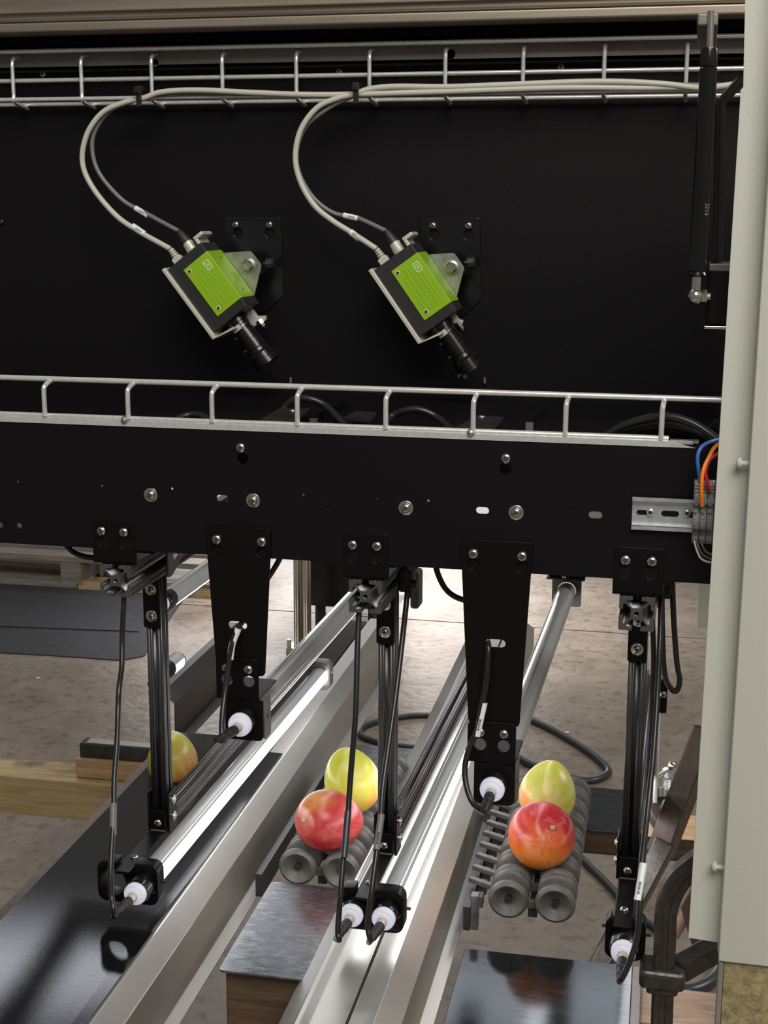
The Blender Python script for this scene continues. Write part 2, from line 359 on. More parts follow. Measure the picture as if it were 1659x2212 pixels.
# ================================================================= FLOOR AND FAR THINGS
o = MB().box(-7, 5, -3, 3.665, -0.1, 0).obj('floor', 'concrete'); tag(o, 'brown grey concrete floor in front of the joint', 'floor', kind='structure')
o = MB().box(-7, 5, 3.675, 12, -0.1, 0).obj('floor', 'concrete'); tag(o, 'concrete floor slab beyond the joint line', 'floor', kind='structure')
o = MB().box(-7, 5, 3.66, 3.68, -0.1, -0.006).obj('floor', 'terminal_dark'); tag(o, 'dark joint between the floor slabs', 'floor', kind='structure')
mat('mat_rubber', (0.028, 0.028, 0.034), 0.7, noise=0.25, nscale=30, bump=0.5, bscale=60)
bm_ = MB(); pl = [P(-160, 1402, Z=0), P(120, 1418, Z=0), P(262, 1428, Z=0), P(312, 1418, Z=0), P(420, 1262, Z=0), P(-160, 1245, Z=0)]
n = len(pl); bm_.add([(p.x, p.y, 0.004) for p in pl]+[(p.x, p.y, 0.0) for p in pl], [tuple(range(n)), tuple(range(n, 2*n))[::-1]]+[(i, (i+1) % n, n+(i+1) % n, n+i) for i in range(n)])
tag(bm_.obj('floor_mat', 'mat_rubber'), 'large dark rubber mat lying on the concrete floor', 'mat')
# lighter fold band over the mat
bm_ = MB(); a = [P(-160, 1340, Z=0.004), P(300, 1358, Z=0.004), P(300, 1366, Z=0.004), P(-160, 1348, Z=0.004)]
bm_.add([(p.x, p.y, 0.0085) for p in a]+[(p.x, p.y, 0.004) for p in a], [(0, 1, 2, 3), (7, 6, 5, 4)]+[(i, (i+1) % 4, 4+(i+1) % 4, 4+i) for i in range(4)])
for i, q in enumerate(()): pass
bm_.obj('fold', 'mat_rubber', bpy.data.objects['floor_mat'])
# scraps of paper
for (u, v), lab in (((83, 1466), 'small white paper scrap on the brown floor below the mat'), ((1226, 1583), 'tiny white paper scrap on floor beside the right clear tube')):
    q = P(u, v, Z=0); o = MB().add([(q.x-.007, q.y-.004, .001), (q.x+.007, q.y-.003, .003), (q.x+.005, q.y+.006, .001), (q.x-.005, q.y+.004, .004)], [(0, 1, 2, 3)]).obj('paper_scrap', 'label'); tag(o, lab, 'scrap')
    bvm = o.modifiers.new('solid', 'SOLIDIFY'); bvm.thickness = 0.0008
# pallet far left
t = empty('pallet', 'weathered grey wooden pallet lying beyond the dark mat', 'pallet')
g0 = P(-120, 1262, Z=0); yb = P(0, 1262, Z=0).y
xr = P(345, 1240, Y=yb, ).x
for i, (y0, w) in enumerate(((0, .1), (.16, .1), (.32, .1), (.48, .1), (.64, .1))):
    MB().box(-4.2, xr+.3, yb+y0, yb+y0+w, 0.115, 0.137).obj('board', 'wood_grey', t)
for i, xx in enumerate((P(130, 1240, Y=yb).x, P(-260, 1240, Y=yb).x, -3.9)):
    MB().box(xx, xx+.09, yb+0.005, yb+.74, 0.022, 0.115).obj('block', 'wood_grey', t)
for y0 in (0, .3, .6): MB().box(-4.2, P(165, 1240, Y=yb).x, yb+y0, yb+y0+.1, 0, 0.022).obj('bottom_board', 'wood_grey', t)
MB().box(P(170, 1240, Y=yb).x, xr+.3, yb-.01, yb+.1, 0, 0.03).obj('bottom_board', 'pine_old', t)
t = empty('pallet', 'upper pale pallet half hidden under the black front panel', 'pallet')
for y0 in (.3, .5, .7): MB().box(-4.6, P(235, 1200, Y=yb+.3).x, yb+y0, yb+y0+.12, 0.243, 0.265).obj('board', 'wood_grey', t)
for xx in (P(92, 1200, Y=yb+.3).x, -3.6): MB().box(xx, xx+.09, yb+.305, yb+.79, 0.137, 0.243).obj('block', 'wood_grey', t)

# distant post and black panel
yp = P(648, 1408, Z=0).y
t = empty('aluminium_column', 'silver aluminium slotted leg standing on the floor behind the tubes', 'leg')
xa, xb = P(634, 1300, Y=yp).x, P(664, 1300, Y=yp).x; sx = xb-xa
e = extrusion('post', sx, 1.1, lambda x, y, z: (xa+sx/2+x, yp+sx/2+y, z+1.12), 'extrusion_silver', t)
MB().box(xa-.02, xb+.02, yp-.03, yp+sx, 0, 0.02).obj('foot_plate', 'steel', t)
MB().cyl((xa-.012, yp-.02, 0.0), (xa-.012, yp-.02, .05), .008).obj('foot_bolt', 'steel', t)
t = empty('equipment_case', 'black upright equipment case standing behind the silver leg', 'case')
yk = yp+.25
bevel(MB().box(P(664, 1300, Y=yk).x, P(812, 1300, Y=yk).x, yk, yk+.6, 0.10, 1.0).obj('case_body', 'black_gloss', t), .006)
for xx in (P(680, 1300, Y=yk).x, P(796, 1300, Y=yk).x): MB().cyl((xx, yk+.08, 0), (xx, yk+.08, .1), .02).obj('foot', 'rubber', t)

# cable loop on the floor / hoses
def cable(name, pts, r, m, label, cat='cable', group=None, n=10):
    o = MB().tube(pts, r, n).obj(name, m, None, True, 60); return tag(o, label, cat, group)
cable('power_cable', [P(u, v, Z=.008) for u, v in ((1040, 1500), (1100, 1532), (1150, 1557), (1195, 1578), (1265, 1620), (1307, 1655), (1312, 1672), (1280, 1686), (1235, 1683), (1180, 1665), (1125, 1640), (1070, 1590))], .0105, 'cable_dark', 'dark cable loop lying on the floor behind the right mangoes')
cable('power_cable', [P(u, v, Z=.008) for u, v in ((960, 1548), (900, 1545), (830, 1555), (790, 1568), (778, 1580), (785, 1592), (830, 1606), (900, 1615), (970, 1612))], .009, 'cable_dark', 'dark cable loop on the floor above the yellow mango beside middle post')
cable('power_cable', [P(u, v, Z=.008) for u, v in ((1225, 1820), (1262, 1860), (1318, 1915), (1370, 1975), (1410, 2000), (1440, 2030))], .008, 'cable_dark', 'dark cable running over the floor to the right of the grey rollers')
cable('power_cable', [P(u, v, Z=.02) for u, v in ((1445, 2120), (1480, 2140), (1520, 2130), (1548, 2108), (1560, 2080))], .013, 'cable_dark', 'short dark cable in the gap beside the big clamp at lower right')

# ================================================================= BACK PANEL, BEAM, UPPER TRAY
YB = 0.36
hl = []
t = empty('back_panel', 'tall black sheet metal rear panel carrying the two green cameras', 'panel')
MB().box(-0.9, .62, YB, YB+.003, 1.20, 1.735).obj('sheet', 'black_coat', t)
for u, v in ((733, 154), (1212, 144), (93, 160)): screw(t, P(u, v, Y=YB-.001), .0045)
screw(t, P(3, 480, Y=YB), .0045, m='black_gloss'); 
for u in (628, 1047): MB().cyl(P(u, 828, Y=YB-.004), P(u, 815, Y=YB-.004), .0018).obj('pin', 'plate_alu', t)
# channel behind the tray
za0, za1 = P(800, 138, Y=YB-.03).z, P(800, 82, Y=YB-.03).z
t = empty('support_channel', 'dull brown grey aluminium channel behind the upper wire tray', 'channel')
link('web', flat([(-.9, za0), (.62, za0), (.62, za1), (-.9, za1)], [circ(P(328, 132, Y=YB-.03).x+.004, P(328, 132, Y=YB-.03).z-.002, .005), circ(P(973, 117, Y=YB-.03).x, P(973, 117, Y=YB-.03).z, .006)], .004, front(YB-.03)), 'aluminium_dull', t)
MB().box(-.9, .62, YB-.03, YB-.001, za1-.004, za1).obj('flange', 'aluminium_dull', t)
MB().box(-.9, .62, YB-.03, YB-.001, za0, za0+.004).obj('flange', 'aluminium_dull', t)
# top beam in front
ybm = 0.27
zb0 = P(780, 52, Y=ybm).z
t = empty('top_beam', 'wide brushed aluminium beam across the top of the machine', 'beam')
bevel(MB().box(-.95, .66, ybm, ybm+.16, zb0+.012, zb0+.09).obj('beam_face', 'aluminium', t), .004)
bevel(MB().box(-.95, .66, ybm-.004, ybm+.04, zb0, zb0+.011).obj('lower_lip', 'aluminium', t), .002)
bevel(MB().box(-.95, .66, ybm-.007, ybm, zb0+.022, zb0+.026).obj('rib', 'aluminium', t), .001)
MB().box(-.95, .66, YB+.003, YB+.006, 1.70, zb0+.05).obj('rear_web', 'black_coat', t)
# trays
def tray(label, Yf, x0, x1, zs, pitch_x, low):
    t = empty('cable_tray', label, 'cable tray')
    r = .0029
    for (yy, zz, xx1) in zs: MB().tube([(x0, Yf+yy, zz), (xx1, Yf+yy, zz)], r, 10, False).obj('wire', 'zinc_wire', t, True)
    return t, r
Yu = .31
zw = [P(780, 95, Y=Yu).z, P(780, 161, Y=Yu+.004).z, P(780, 205, Y=Yu).z]
t, r = tray('galvanised wire cable tray under the top beam', Yu, -.9, .43, [(0, zw[0], .52), (.004+.0045, zw[1], .52), (-.001, zw[2], .52), (.034, zw[2]-.0035, .5)], None, 0)
for u in (-130, 27, 175, 327, 480, 640, 798, 962, 1130, 1305, 1483):
    x = P(u, 150, Y=Yu).x
    MB().tube([(x, Yu+.03, zw[0]-.004), (x, Yu+.014, zw[0]-.005), (x, Yu+.001, zw[0]-.012), (x, Yu, zw[0]-.03), (x, Yu, zw[2]+.006), (x, Yu+.002, zw[2]-.003), (x, Yu+.04, zw[2]-.0085)], .0026, 8, True, 5).obj('rung', 'zinc_wire', t, True)
# lower tray
Yl = .012
z1, z2 = 1.3385, 1.2985
t = empty('cable_tray', 'galvanised wire cable tray on top of the black front panel', 'cable tray')
MB().tube([(-.8, Yl+.004, z1), (.40, Yl+.004, z1)], .0032, 10, False).obj('wire', 'zinc_wire', t, True)
MB().tube([(-.8, .0035, z2), (.322, .0035, z2)], .0032, 10, False).obj('wire', 'zinc_wire', t, True)
for u in (-70, 97, 277, 458, 642, 833, 1022, 1222, 1430):
    x = P(u, 900, Y=0).x
    MB().tube([(x, .0005, z2), (x, .0005, z1-.012), (x+.0005, .0025, z1-.0065), (x+.001, .012, z1-.003), (x+.001, .03, z1-.002)], .0028, 8, True, 5).obj('rung', 'zinc_wire', t, True)
for u in (270, 1018): MB().rev((P(u, 905, Y=0).x, -.001, z2-.001), (P(u, 905, Y=0).x, -1, z2), [(0, .0045), (.003, .0035), (.004, .001)], 12).obj('weld', 'plate_alu', t)
MB().box(P(1447, 945, Y=0).x, P(1510, 950, Y=0).x, .003, .012, z2-.004, z2-.001).obj('end_tab', 'plate_alu', t)

# ================================================================= FRONT PANEL
t = empty('front_panel', 'long black sheet metal front panel with slots and screws', 'panel')
def pc(u, v): q = P(u, v, Y=0); return (q.x, q.z)
holes = []
for u, v in ((480, 1077), (704, 1087), (1042, 1103), (1286, 1113)): holes.append(slot(*pc(u, v), .0143, .0078))
for u, v in ((38, 1041), (220, 1050), (371, 1056), (655, 1070), (764, 1075), (813, 1078), (925, 1082), (1232, 1097)): holes.append(circ(*pc(u, v), .0016, 10))
for u, v in ((41, 1136), (0, 1135)): holes.append(circ(*pc(u, v), .0036, 16))
for u, v in ((524, 990), (1092, 1012)): holes.append(circ(*pc(u, v), .0066, 24))
XR = .372
link('sheet', flat([(-.75, 1.149), (XR, 1.149), (XR, 1.294), (-.75, 1.294)], holes, .003, front(0)), 'black_coat', t)
MB().box(-.75, P(1497, 950, Y=0).x, -.0002, .010, 1.294, 1.2965).obj('top_flange', 'zinc', t)
link('top_strip', flat([(-.75, 1.2905), (P(1505, 950, Y=0).x, 1.2905), (P(1450, 950, Y=0).x, 1.2965), (-.75, 1.2965)], [], .001, front(-.0012)), 'zinc_wire', t)
for u, v in ((520, 967), (1093, 990)): screw(t, P(u, v, Y=0), .0054)
for u, v in ((326, 1069), (547, 1081), (877, 1097), (1115, 1107)): screw(t, P(u, v, Y=0), .0052, .008)
for u, v in ((524, 990), (1092, 1012)):
    q = pc(u, v); MB().box(q[0]-.02, q[0]+.02, .03, .033, q[1]-.02, q[1]+.03).obj('rear_bracket', 'aluminium_dull', t)
# shelf between the panels
t = empty('machine_shelf', 'flat black shelf between front panel and rear panel', 'shelf')
MB().box(-.75, XR, .013, YB, 1.284, 1.287).obj('sheet', 'black_coat', t)
ZS = 1.287
def shelf_obj(pts, th, name, m, label, cat, sc_=True):
    n = len(pts); mb = MB(); mb.add([(p[0], p[1], p[2]+th) for p in pts]+[tuple(p) for p in pts], [tuple(range(n)), tuple(range(n, 2*n))[::-1]]+[(i, (i+1) % n, n+(i+1) % n, n+i) for i in range(n)])
    return tag(mb.obj(name, m), label, cat)
for pts, lab, su in ((((560, 912), (642, 908), (672, 884), (604, 884)), 'small black flat bracket left of the first glass mirror plate', (632, 888)),
                 (((985, 925), (1065, 930), (1088, 903), (1032, 901)), 'small black flat bracket with a silver screw behind the tray', (1040, 901)),
                 (((740, 905), (800, 912), (815, 893), (770, 890)), 'low black bracket right of the first angled plate', None)):
    q = [P(u, v, Z=ZS+.012) for u, v in pts]
    tt = empty('shelf_bracket', lab, 'bracket')
    n = 4; mb = MB(); mb.add([(p[0], p[1], ZS+.0135) for p in q]+[(p[0], p[1], ZS+.011) for p in q], [tuple(range(n)), tuple(range(n, 2*n))[::-1]]+[(i, (i+1) % n, n+(i+1) % n, n+i) for i in range(n)])
    mb.obj('plate', 'body_black', tt)
    cx = sum(p.x for p in q)/4; cy = sum(p.y for p in q)/4
    MB().cyl((cx, cy, ZS), (cx, cy, ZS+.011), .009).obj('spacer', 'body_black', tt)
    if su: screw(tt, P(*su, Z=ZS+.0135), .004, rot=UPW)
def glassplate(pts, Ys, label):
    tt = empty('mirror_plate', label, 'plate')
    q = [P(u, v, Y=y) for (u, v), y in zip(pts, Ys)]
    nrm = (q[1]-q[0]).cross(q[2]-q[0]).normalized()*.003
    MB().add([p for p in q]+[p+nrm for p in q], [(0, 1, 2, 3), (7, 6, 5, 4)]+[(i, (i+1) % 4, 4+(i+1) % 4, 4+i) for i in range(4)]).obj('pane', 'scratched_dark', tt)
    b0 = q[0]; MB().box(b0.x-.004, b0.x+.004, b0.y-.004, b0.y+.004, ZS, b0.z+.006).obj('clip', 'plate_alu', tt)
glassplate(((678, 915), (678, 898), (750, 862), (755, 905)), (.10, .10, .24, .24), 'dark tilted mirror plate behind the tray, left one, with a light edge')
glassplate(((1144, 924), (1142, 912), (1180, 877), (1187, 905)), (.10, .10, .24, .24), 'dark tilted mirror plate behind the tray, right one')
for (u0, u1, v, lab) in ((835, 870, 903, 'thin dark angle piece between the black cable arc and first plate'), (1088, 1120, 912, 'thin dark angle piece just right of the screwed bracket'), (1238, 1300, 916, 'thin dark angle piece right of the second mirror plate')):
    a, b = P(u0, v, Y=.25), P(u1, v, Y=.25)
    bevel(tag(MB().box(a.x, b.x, .25, .253, ZS, a.z).obj('angle_piece', 'body_black'), lab, 'bracket'), .001)
for pts, r, lab in ((((606, 925, .10), (612, 885, .12), (640, 862, .12), (670, 862, .12), (705, 878, .12), (745, 920, .1)), .0042, 'black printed cable arching beside the left mirror plate'),
                 (((828, 925, .08), (845, 900, .1), (878, 886, .1), (910, 886, .1), (945, 902, .1), (975, 930, .08)), .0042, 'black cable arch between the fourth and fifth rungs'),
                 (((380, 906, .08), (405, 897, .09), (430, 897, .09), (455, 908, .08)), .0042, 'low black cable arch behind the third rung of lower tray')):
    cable('tray_cable', [P(u, v, Y=y) for u, v, y in pts], r, 'cable_black', lab)
for i, (pts, lab) in enumerate(((((1310, 940), (1350, 918), (1400, 903), (1445, 900), (1490, 912), (1530, 935), (1560, 960)), 'uppermost black cable of bundle at right end of lower tray'),
             (((1340, 938), (1390, 925), (1440, 920), (1490, 930), (1530, 950), (1560, 985)), 'second black cable of the bundle at right end of lower tray'),
             (((1360, 942), (1410, 932), (1460, 932), (1500, 945), (1535, 968), (1565, 1000)), 'third black cable of the bundle at right end of lower tray'),
             (((1440, 945), (1470, 940), (1510, 952), (1540, 980), (1570, 1020)), 'lowest black cable of the bundle at right end of lower tray'))):
    cable('tray_cable', [P(u, v, Y=.03+.012*i - .004*k) for k, (u, v) in enumerate(pts)], .0045, 'cable_black', lab)
q = P(1556, 930, Y=.05); tag(MB().rev((q.x, .045, q.z), (q.x, 1, q.z), [(0, .011), (.002, .013), (.012, .013), (.03, .009)], 20).obj('cable_gland', 'black_gloss', None, True), 'round black cable gland at right end of the lower tray', 'gland')

# ================================================================= DIN RAIL AND TERMINALS
t = empty('mounting_rail', 'zinc plated slotted mounting rail screwed to the black panel', 'rail')
xa, xb = .2885, .42; zt, zb = P(1366, 1072, Y=-.004).z, P(1366, 1142, Y=-.004).z; zc = (zt+zb)/2
prof = [(-.0075, zt), (-.0075, zt-.0045), (-.0015, zt-.0045), (-.0015, zb+.0045), (-.0075, zb+.0045), (-.0075, zb)]
sl = [slot(xa+.0125, zc, .016, .0052), slot(xa+.0385, zc, .018, .0062), slot(xa+.0645, zc, .018, .0062)]
link('web', flat([(xa, zb+.0045), (xb, zb+.0045), (xb, zt-.0045), (xa, zt-.0045)], sl, .001, front(-.0015)), 'zinc', t)
for (z0, z1_) in ((zt-.0045, zt), (zb, zb+.0045)):
    MB().box(xa, xb, -.0075, -.0065, z0, z1_).obj('lip', 'zinc', t)
for z0 in (zt-.005, zb+.004): MB().box(xa, xb, -.0075, -.0005, z0, z0+.001).obj('shoulder', 'zinc', t)
for u, v in ((1405, 1106), (1484, 1108)):
    q = P(u, v, Y=-.003); s_ = screw(t, q, .0043, m='zinc')
    MB().box(q.x-.0022, q.x+.0022, q.y-.0032, q.y-.0022, q.z-.0004, q.z+.0004).obj('cross_slot', 'ink', t)
    MB().box(q.x-.0004, q.x+.0004, q.y-.0033, q.y-.0022, q.z-.0022, q.z+.0022).obj('cross_slot', 'ink', t)
labs = ('leftmost grey terminal block with an empty upper screw row', 'second grey terminal block, under the orange wire', 'third grey terminal block at the edge of the cabinet', 'grey terminal block mostly hidden behind the cabinet edge')
x0 = P(1496, 1100, Y=-.03).x; bw = .0068
for i, lab in enumerate(labs):
    t = empty('terminal_block', lab, 'terminal')
    xx = x0+i*bw
    ztp = P(1500, 1037, Y=-.03).z; zbt = P(1498, 1178, Y=-.03).z
    H = ztp-zbt
    pr = [(-.008, zbt+.004), (-.02, zbt), (-.026, zbt+.006), (-.026, zbt+.016), (-.033, zbt+.018), (-.033, zbt+.034), (-.030, zbt+.036), (-.030, zbt+.042), (-.036, zbt+.044), (-.036, ztp-.019), (-.030, ztp-.017), (-.030, ztp-.002), (-.026, ztp), (-.008, ztp-.003)]
    me = flat([(a, b) for a, b in pr], [], bw-.0006, lambda x, y, z, xx=xx: (xx+bw+z, x, y)); link('housing', me, 'terminal', t)
    for zz, yy in ((ztp-.022, -.0365), (ztp-.0295, -.0365), (zbt+.030, -.0335), (zbt+.0235, -.0335), (zbt+.012, -.0265), (zbt+.049, -.0365)):
        MB().rev((xx+bw/2, yy+.001, zz), (xx+bw/2, -1, zz), [(0, .0023), (.0009, .0023), (.0009, .0017), (.0004, .0016)], 14).obj('clamp_screw', 'plate_alu' if zz != zbt+.012 else 'terminal_dark', t)
    for zz in (ztp-.006, ztp-.009, ztp-.0125): MB().box(xx, xx+bw-.0006, -.0305, -.0295, zz, zz+.0006).obj('ridge', 'terminal_dark', t)
def wire(pts, r, m, lab): cable('hookup_wire', [P(u, v, Y=y) for u, v, y in pts], r, m, lab, 'wire', n=10)
wire(((1512, 1040, -.03), (1508, 1010, -.034), (1507, 985, -.034), (1516, 965, -.03), (1535, 954, -.02), (1560, 948, -.005), (1600, 945, 0)), .0019, 'wire_blue', 'blue wire curving up out of the terminal blocks')
wire(((1516, 1093, -.039), (1515, 1060, -.046), (1518, 1020, -.046), (1530, 990, -.04), (1548, 962, -.03), (1580, 950, -.02)), .0019, 'wire_orange', 'orange wire curving down in front of the terminal blocks')
wire(((1534, 1060, -.034), (1526, 1035, -.04), (1524, 1015, -.04), (1535, 990, -.036), (1560, 975, -.03)), .0019, 'wire_red', 'red wire curving into the third terminal block')
wire(((1500, 1168, -.03), (1504, 1185, -.034), (1513, 1205, -.034), (1530, 1214, -.03), (1560, 1215, -.02)), .0011, 'wire_grey', 'thin pale grey wire looping below the terminal blocks')
wire(((1503, 1166, -.03), (1508, 1180, -.036), (1520, 1200, -.034), (1550, 1212, -.03)), .0011, 'wire_brown', 'thin brown wire looping below the terminal blocks, outer one')
wire(((1512, 1166, -.03), (1517, 1178, -.036), (1526, 1193, -.034), (1550, 1202, -.03)), .0011, 'wire_brown', 'thin brown wire below the terminal blocks, nearest the cabinet')

# ================================================================= MACHINE VISION CAMERAS
def vcam(gc, ends, n_, bracket, sl, lab, lab2, left):
    """gc = green face centre pixel; the body front face lies parallel to the panel"""
    Y0 = .262
    c0 = P(gc[0], gc[1], Y=Y0)
    a1, a2 = P(*ends[0], Y=Y0), P(*ends[1], Y=Y0)
    A = (a2-a1).normalized(); B = Vector((-A.z, 0, A.x))
    if B.z < 0: B = -B                        # B points up right
    t = empty('machine_camera', lab, 'camera')
    def F(a, b, y): q = c0+A*a+B*b; return (q.x, Y0+y, q.z)
    def slab(a0, a1_, b0, b1, y0, y1, nm, m, bv=0.0, par=None):
        mb = MB(); vs = [F(a, b, y) for y in (y0, y1) for a, b in ((a0, b0), (a1_, b0), (a1_, b1), (a0, b1))]
        mb.add(vs, [(0, 1, 2, 3), (7, 6, 5, 4), (0, 4, 5, 1), (1, 5, 6, 2), (2, 6, 7, 3), (3, 7, 4, 0)]); ob = mb.obj(nm, m, par or t)
        if bv: bevel(ob, bv)
        return ob
    L = .0365; W = .0195
    slab(-L-.0135, L+.0125, -W-.0165, W+.0005, .0012, .055, 'housing', 'body_black', .0008)
    slab(-L, L, -W, W+.0015, -.0004, .056, 'cover', 'green', .0008)
    slab(-L-.0125, L+.0105, -W-.0168, -W-.0125, .006, .05, 'side_panel', 'body_black', .0005)
    for k in range(4):                         # long raised ribs on the cover
        b = -.0105+k*.0062
        slab(-L+.014-(.006 if k in (1, 3) else 0), L-.007-(.004 if k > 2 else 0), b-.0005, b+.0005, -.0009, 0, 'cover_rib', 'green', .0002)
        slab(-L+.014-(.006 if k in (1, 3) else 0), L-.007, b+.0035, b+.0042, -.0009, 0, 'cover_rib', 'green', .0002)
    for a, b in ((-L+.0065, -W+.006), (L-.008, -W+.008)):
        q = F(a, b, -.0008); MB().rev(q, (q[0], q[1]-1, q[2]), [(0, .0028), (.0003, .0026)], 18).obj('screw_ring', 'white_ink', t)
        MB().rev((q[0], q[1]-.0004, q[2]), (q[0], q[1]-1, q[2]), [(0, .0021), (.0002, .002)], 18).obj('screw_hole', 'ink', t)
    # logo on the cover: rounded frame with letters
    la, lb = -L+.0145, W-.0085
    up = B; rt = A
    def TF(x, y, z):
        q = c0+A*la+B*lb+rt*x*1.0+up*y; return (q.x, Y0-.0010-z, q.z)
    text('JAI', .0056, lambda x, y, z: TF(x, y, z), 'logo', 'white_ink', t)
    fr = rrect(-.0062, .0062, -.0042, .0042, .002); inn = rrect(-.0055, .0055, -.0035, .0035, .0016)
    link('logo_frame', flat(fr, [inn], .0003, lambda x, y, z: TF(x, y, z)), 'white_ink', t)
    for a in (-L+.012, L-.012):
        q = F(a, W+.0016, .03); d = B
        MB().rev(q, Vector(q)+d, [(0, .0014), (.0004, .0013)], 12).obj('side_hole', 'ink', t)
    # silver angle plate along the lower left side and bent under
    bb = -W-.0172
    slab(-L-.017, L+.019, bb-.0052, bb, -.004, .052, 'angle_plate', 'cast', .0008)
    q0, q1, q2, q3 = F(L+.019, bb, 0), F(L+.019, bb-.0052, 0), F(L+.0255, bb+.026, 0), F(L+.0225, bb+.027, 0)
    mb = MB(); vs = [(p[0], y, p[2]) for y in (Y0-.004, Y0+.052) for p in (q0, q1, q2, q3)]
    mb.add(vs, [(0, 1, 2, 3), (7, 6, 5, 4), (0, 4, 5, 1), (1, 5, 6, 2), (2, 6, 7, 3), (3, 7, 4, 0)]).obj('angle_foot', 'cast', t)
    # triangular plate behind, with bolt
    tri = [P(u, v, Y=Y0+.062) for u, v in bracket]
    me = flat(rpoly([(p.x, p.z) for p in tri], .003), [], .004, front(Y0+.058)); link('mount_plate', me, 'plate_alu', t)
    bp_ = P(*sl[0], Y=Y0+.058)
    MB().rev(bp_, (bp_.x, -9, bp_.z), [(0, .010), (.0016, .010), (.0016, .0085), (.002, .008)], 24).obj('washer', 'plate_alu', t, True)
    mb = MB(); mb.rev((bp_.x, bp_.y-.0016, bp_.z), (bp_.x, -9, bp_.z), [(0, .0072), (.005, .0072), (.006, .006)], 6); mb.obj('bolt', 'steel', t)
    # small black knob behind the plate corner
    kq = P(*sl[1], Y=Y0+.068)
    MB().rev(kq, (kq.x+1, kq.y, kq.z+.05), [(0, .003), (.004, .003), (.004, .0075), (.012, .0075), (.014, .005)], 8).obj('knob', 'body_black', t)
    # lower arm of the bracket
    arm = [P(u, v, Y=Y0+.05) for u, v in sl[2]]
    link('lower_arm', flat(rpoly([(p.x, p.z) for p in arm], .0015), [], .012, front(Y0+.045)), 'cast', t)
    nb = P(*sl[3], Y=Y0+.045); MB().rev(nb, nb+A, [(-.006, .005), (0, .005), (.004, .0042), (.007, .002)], 6).obj('bolt', 'steel', t)
    # connectors at the back end
    lc = Vector(F(-L-.0135, -.001, .024))
    MB().rev(lc, lc-A, [(0, .0075), (.004, .0082), (.0045, .0076), (.009, .0078), (.0095, .007), (.014, .0072), (.0145, .0062), (.017, .006)], 24).obj('round_plug', 'cast', t, True)
    MB().rev(lc-A*.016, lc-A*2, [(0, .0075), (.008, .0062), (.014, .0048), (.018, .0033)], 20).obj('plug_boot', 'rubber', t, True)
    slab(-L-.0235, -L-.0135, .012, .0165, .012, .05, 'clip', 'cast', .0008)
    slab(-L-.0265, -L-.0215, .012, .026, .012, .05, 'clip', 'cast', .0008)
    ec = Vector(F(-L-.0135, -.0225, .018))
    slab(-L-.022, -L-.0135, -.0285, -.0165, .012, .024, 'network_plug', 'cable_light', .001)
    for k in range(4):
        MB().rev(ec-A*(.0075+k*.0034), ec-A*9, [(0, .0052-k*.0004), (.0022, .0052-k*.0004)], 16).obj('plug_rib', 'cable_light', t)
    MB().cyl(ec-A*.008, ec-A*.022, .0036).obj('plug_sleeve', 'cable_grey', t)
    # lens
    ls = Vector(F(L+.0125, -.0105, .0275)); ln = .071
    MB().rev(ls, ls+A, [(0, .0158), (.006, .0158), (.006, .0135), (.012, .0135), (.0125, .0128), (.02, .0128), (.02, .0142), (.032, .0142), (.032, .0132), (.034, .0132), (.034, .0145), (.046, .0145), (.047, .0138), (.052, .0142), (.055, .0165), (.062, .0165), (.062, .0155), (.064, .0155), (.064, .0172), (ln, .0172), (ln, .0155), (ln-.004, .014)], 36).obj('lens', 'lens_black', t, True, 25)
    MB().rev(ls+A*(ln-.005), ls+A*9, [(0, .0142), (.0015, .012), (.0025, .006), (.0028, .001)], 28).obj('lens_glass', 'glass', t, True)
    for k_, rr in ((.013, .0135), (.0335, .0146), (.0475, .0146), (.0635, .0174)):
        MB().rev(ls+A*k_, ls+A*9, [(0, rr), (.0005, rr)], 32).obj('lens_ring', 'steel' if k_ < .03 else 'body_black', t)
    pk = ls+A*.012-B*.002+Vector((0, -.0135, 0)); slab2 = MB(); 
    vs = [pk+A*x+B*y+Vector((0, z, 0)) for z in (0, -.0006) for x, y in ((-.003, -.006), (.004, -.006), (.004, .006), (-.003, .006))]
    slab2.add(vs, [(0, 1, 2, 3), (7, 6, 5, 4), (0, 4, 5, 1), (1, 5, 6, 2), (2, 6, 7, 3), (3, 7, 4, 0)]).obj('sticker', 'cast', t)
    for k_ in (.022, .042):
        pq = ls+A*k_-B*.0115+Vector((0, -.008, 0)); MB().rev(pq, pq+Vector((-.4, -1, -.2)), [(0, .002), (.004, .002), (.0045, .0014)], 12).obj('lock_screw', 'body_black', t)
    if not left:
        pq = ls+A*(ln-.003)-B*.014+Vector((0, -.008, 0)); MB().rev(pq, pq+Vector((-.5, -1, 0)), [(0, .0022), (.004, .0022)], 10).obj('lock_screw', 'steel', t)
        pq = ls+A*(ln)-B*.008+Vector((0, -.012, 0)); MB().rev(pq, pq+Vector((.0, -1, -.3)), [(0, .003), (.004, .003)], 6).obj('lock_screw', 'steel', t)
    # black plate on the panel that carries the camera
    t2 = empty('camera_bracket', lab2, 'bracket')
    pp = [P(u, v, Y=YB-.003) for u, v in n_['poly']]
    hs = [circ(P(u, v, Y=YB-.003).x, P(u, v, Y=YB-.003).z, .0068) for u, v in n_['holes']]
    link('plate', flat(rpoly([(p.x, p.z) for p in pp], .004), hs, .003, front(YB-.003), .0006), 'black_gloss', t2)
    for u, v in n_['screws']: screw(t2, P(u, v, Y=YB-.003), .0049)
    kq2 = P(*n_['pin'], Y=YB-.003); MB().rev(kq2, (kq2.x, -9, kq2.z), [(0, .004), (.028, .004)], 12).obj('stud', 'body_black', t2)
    return lc-A*.033, ec-A*.0215, A, B
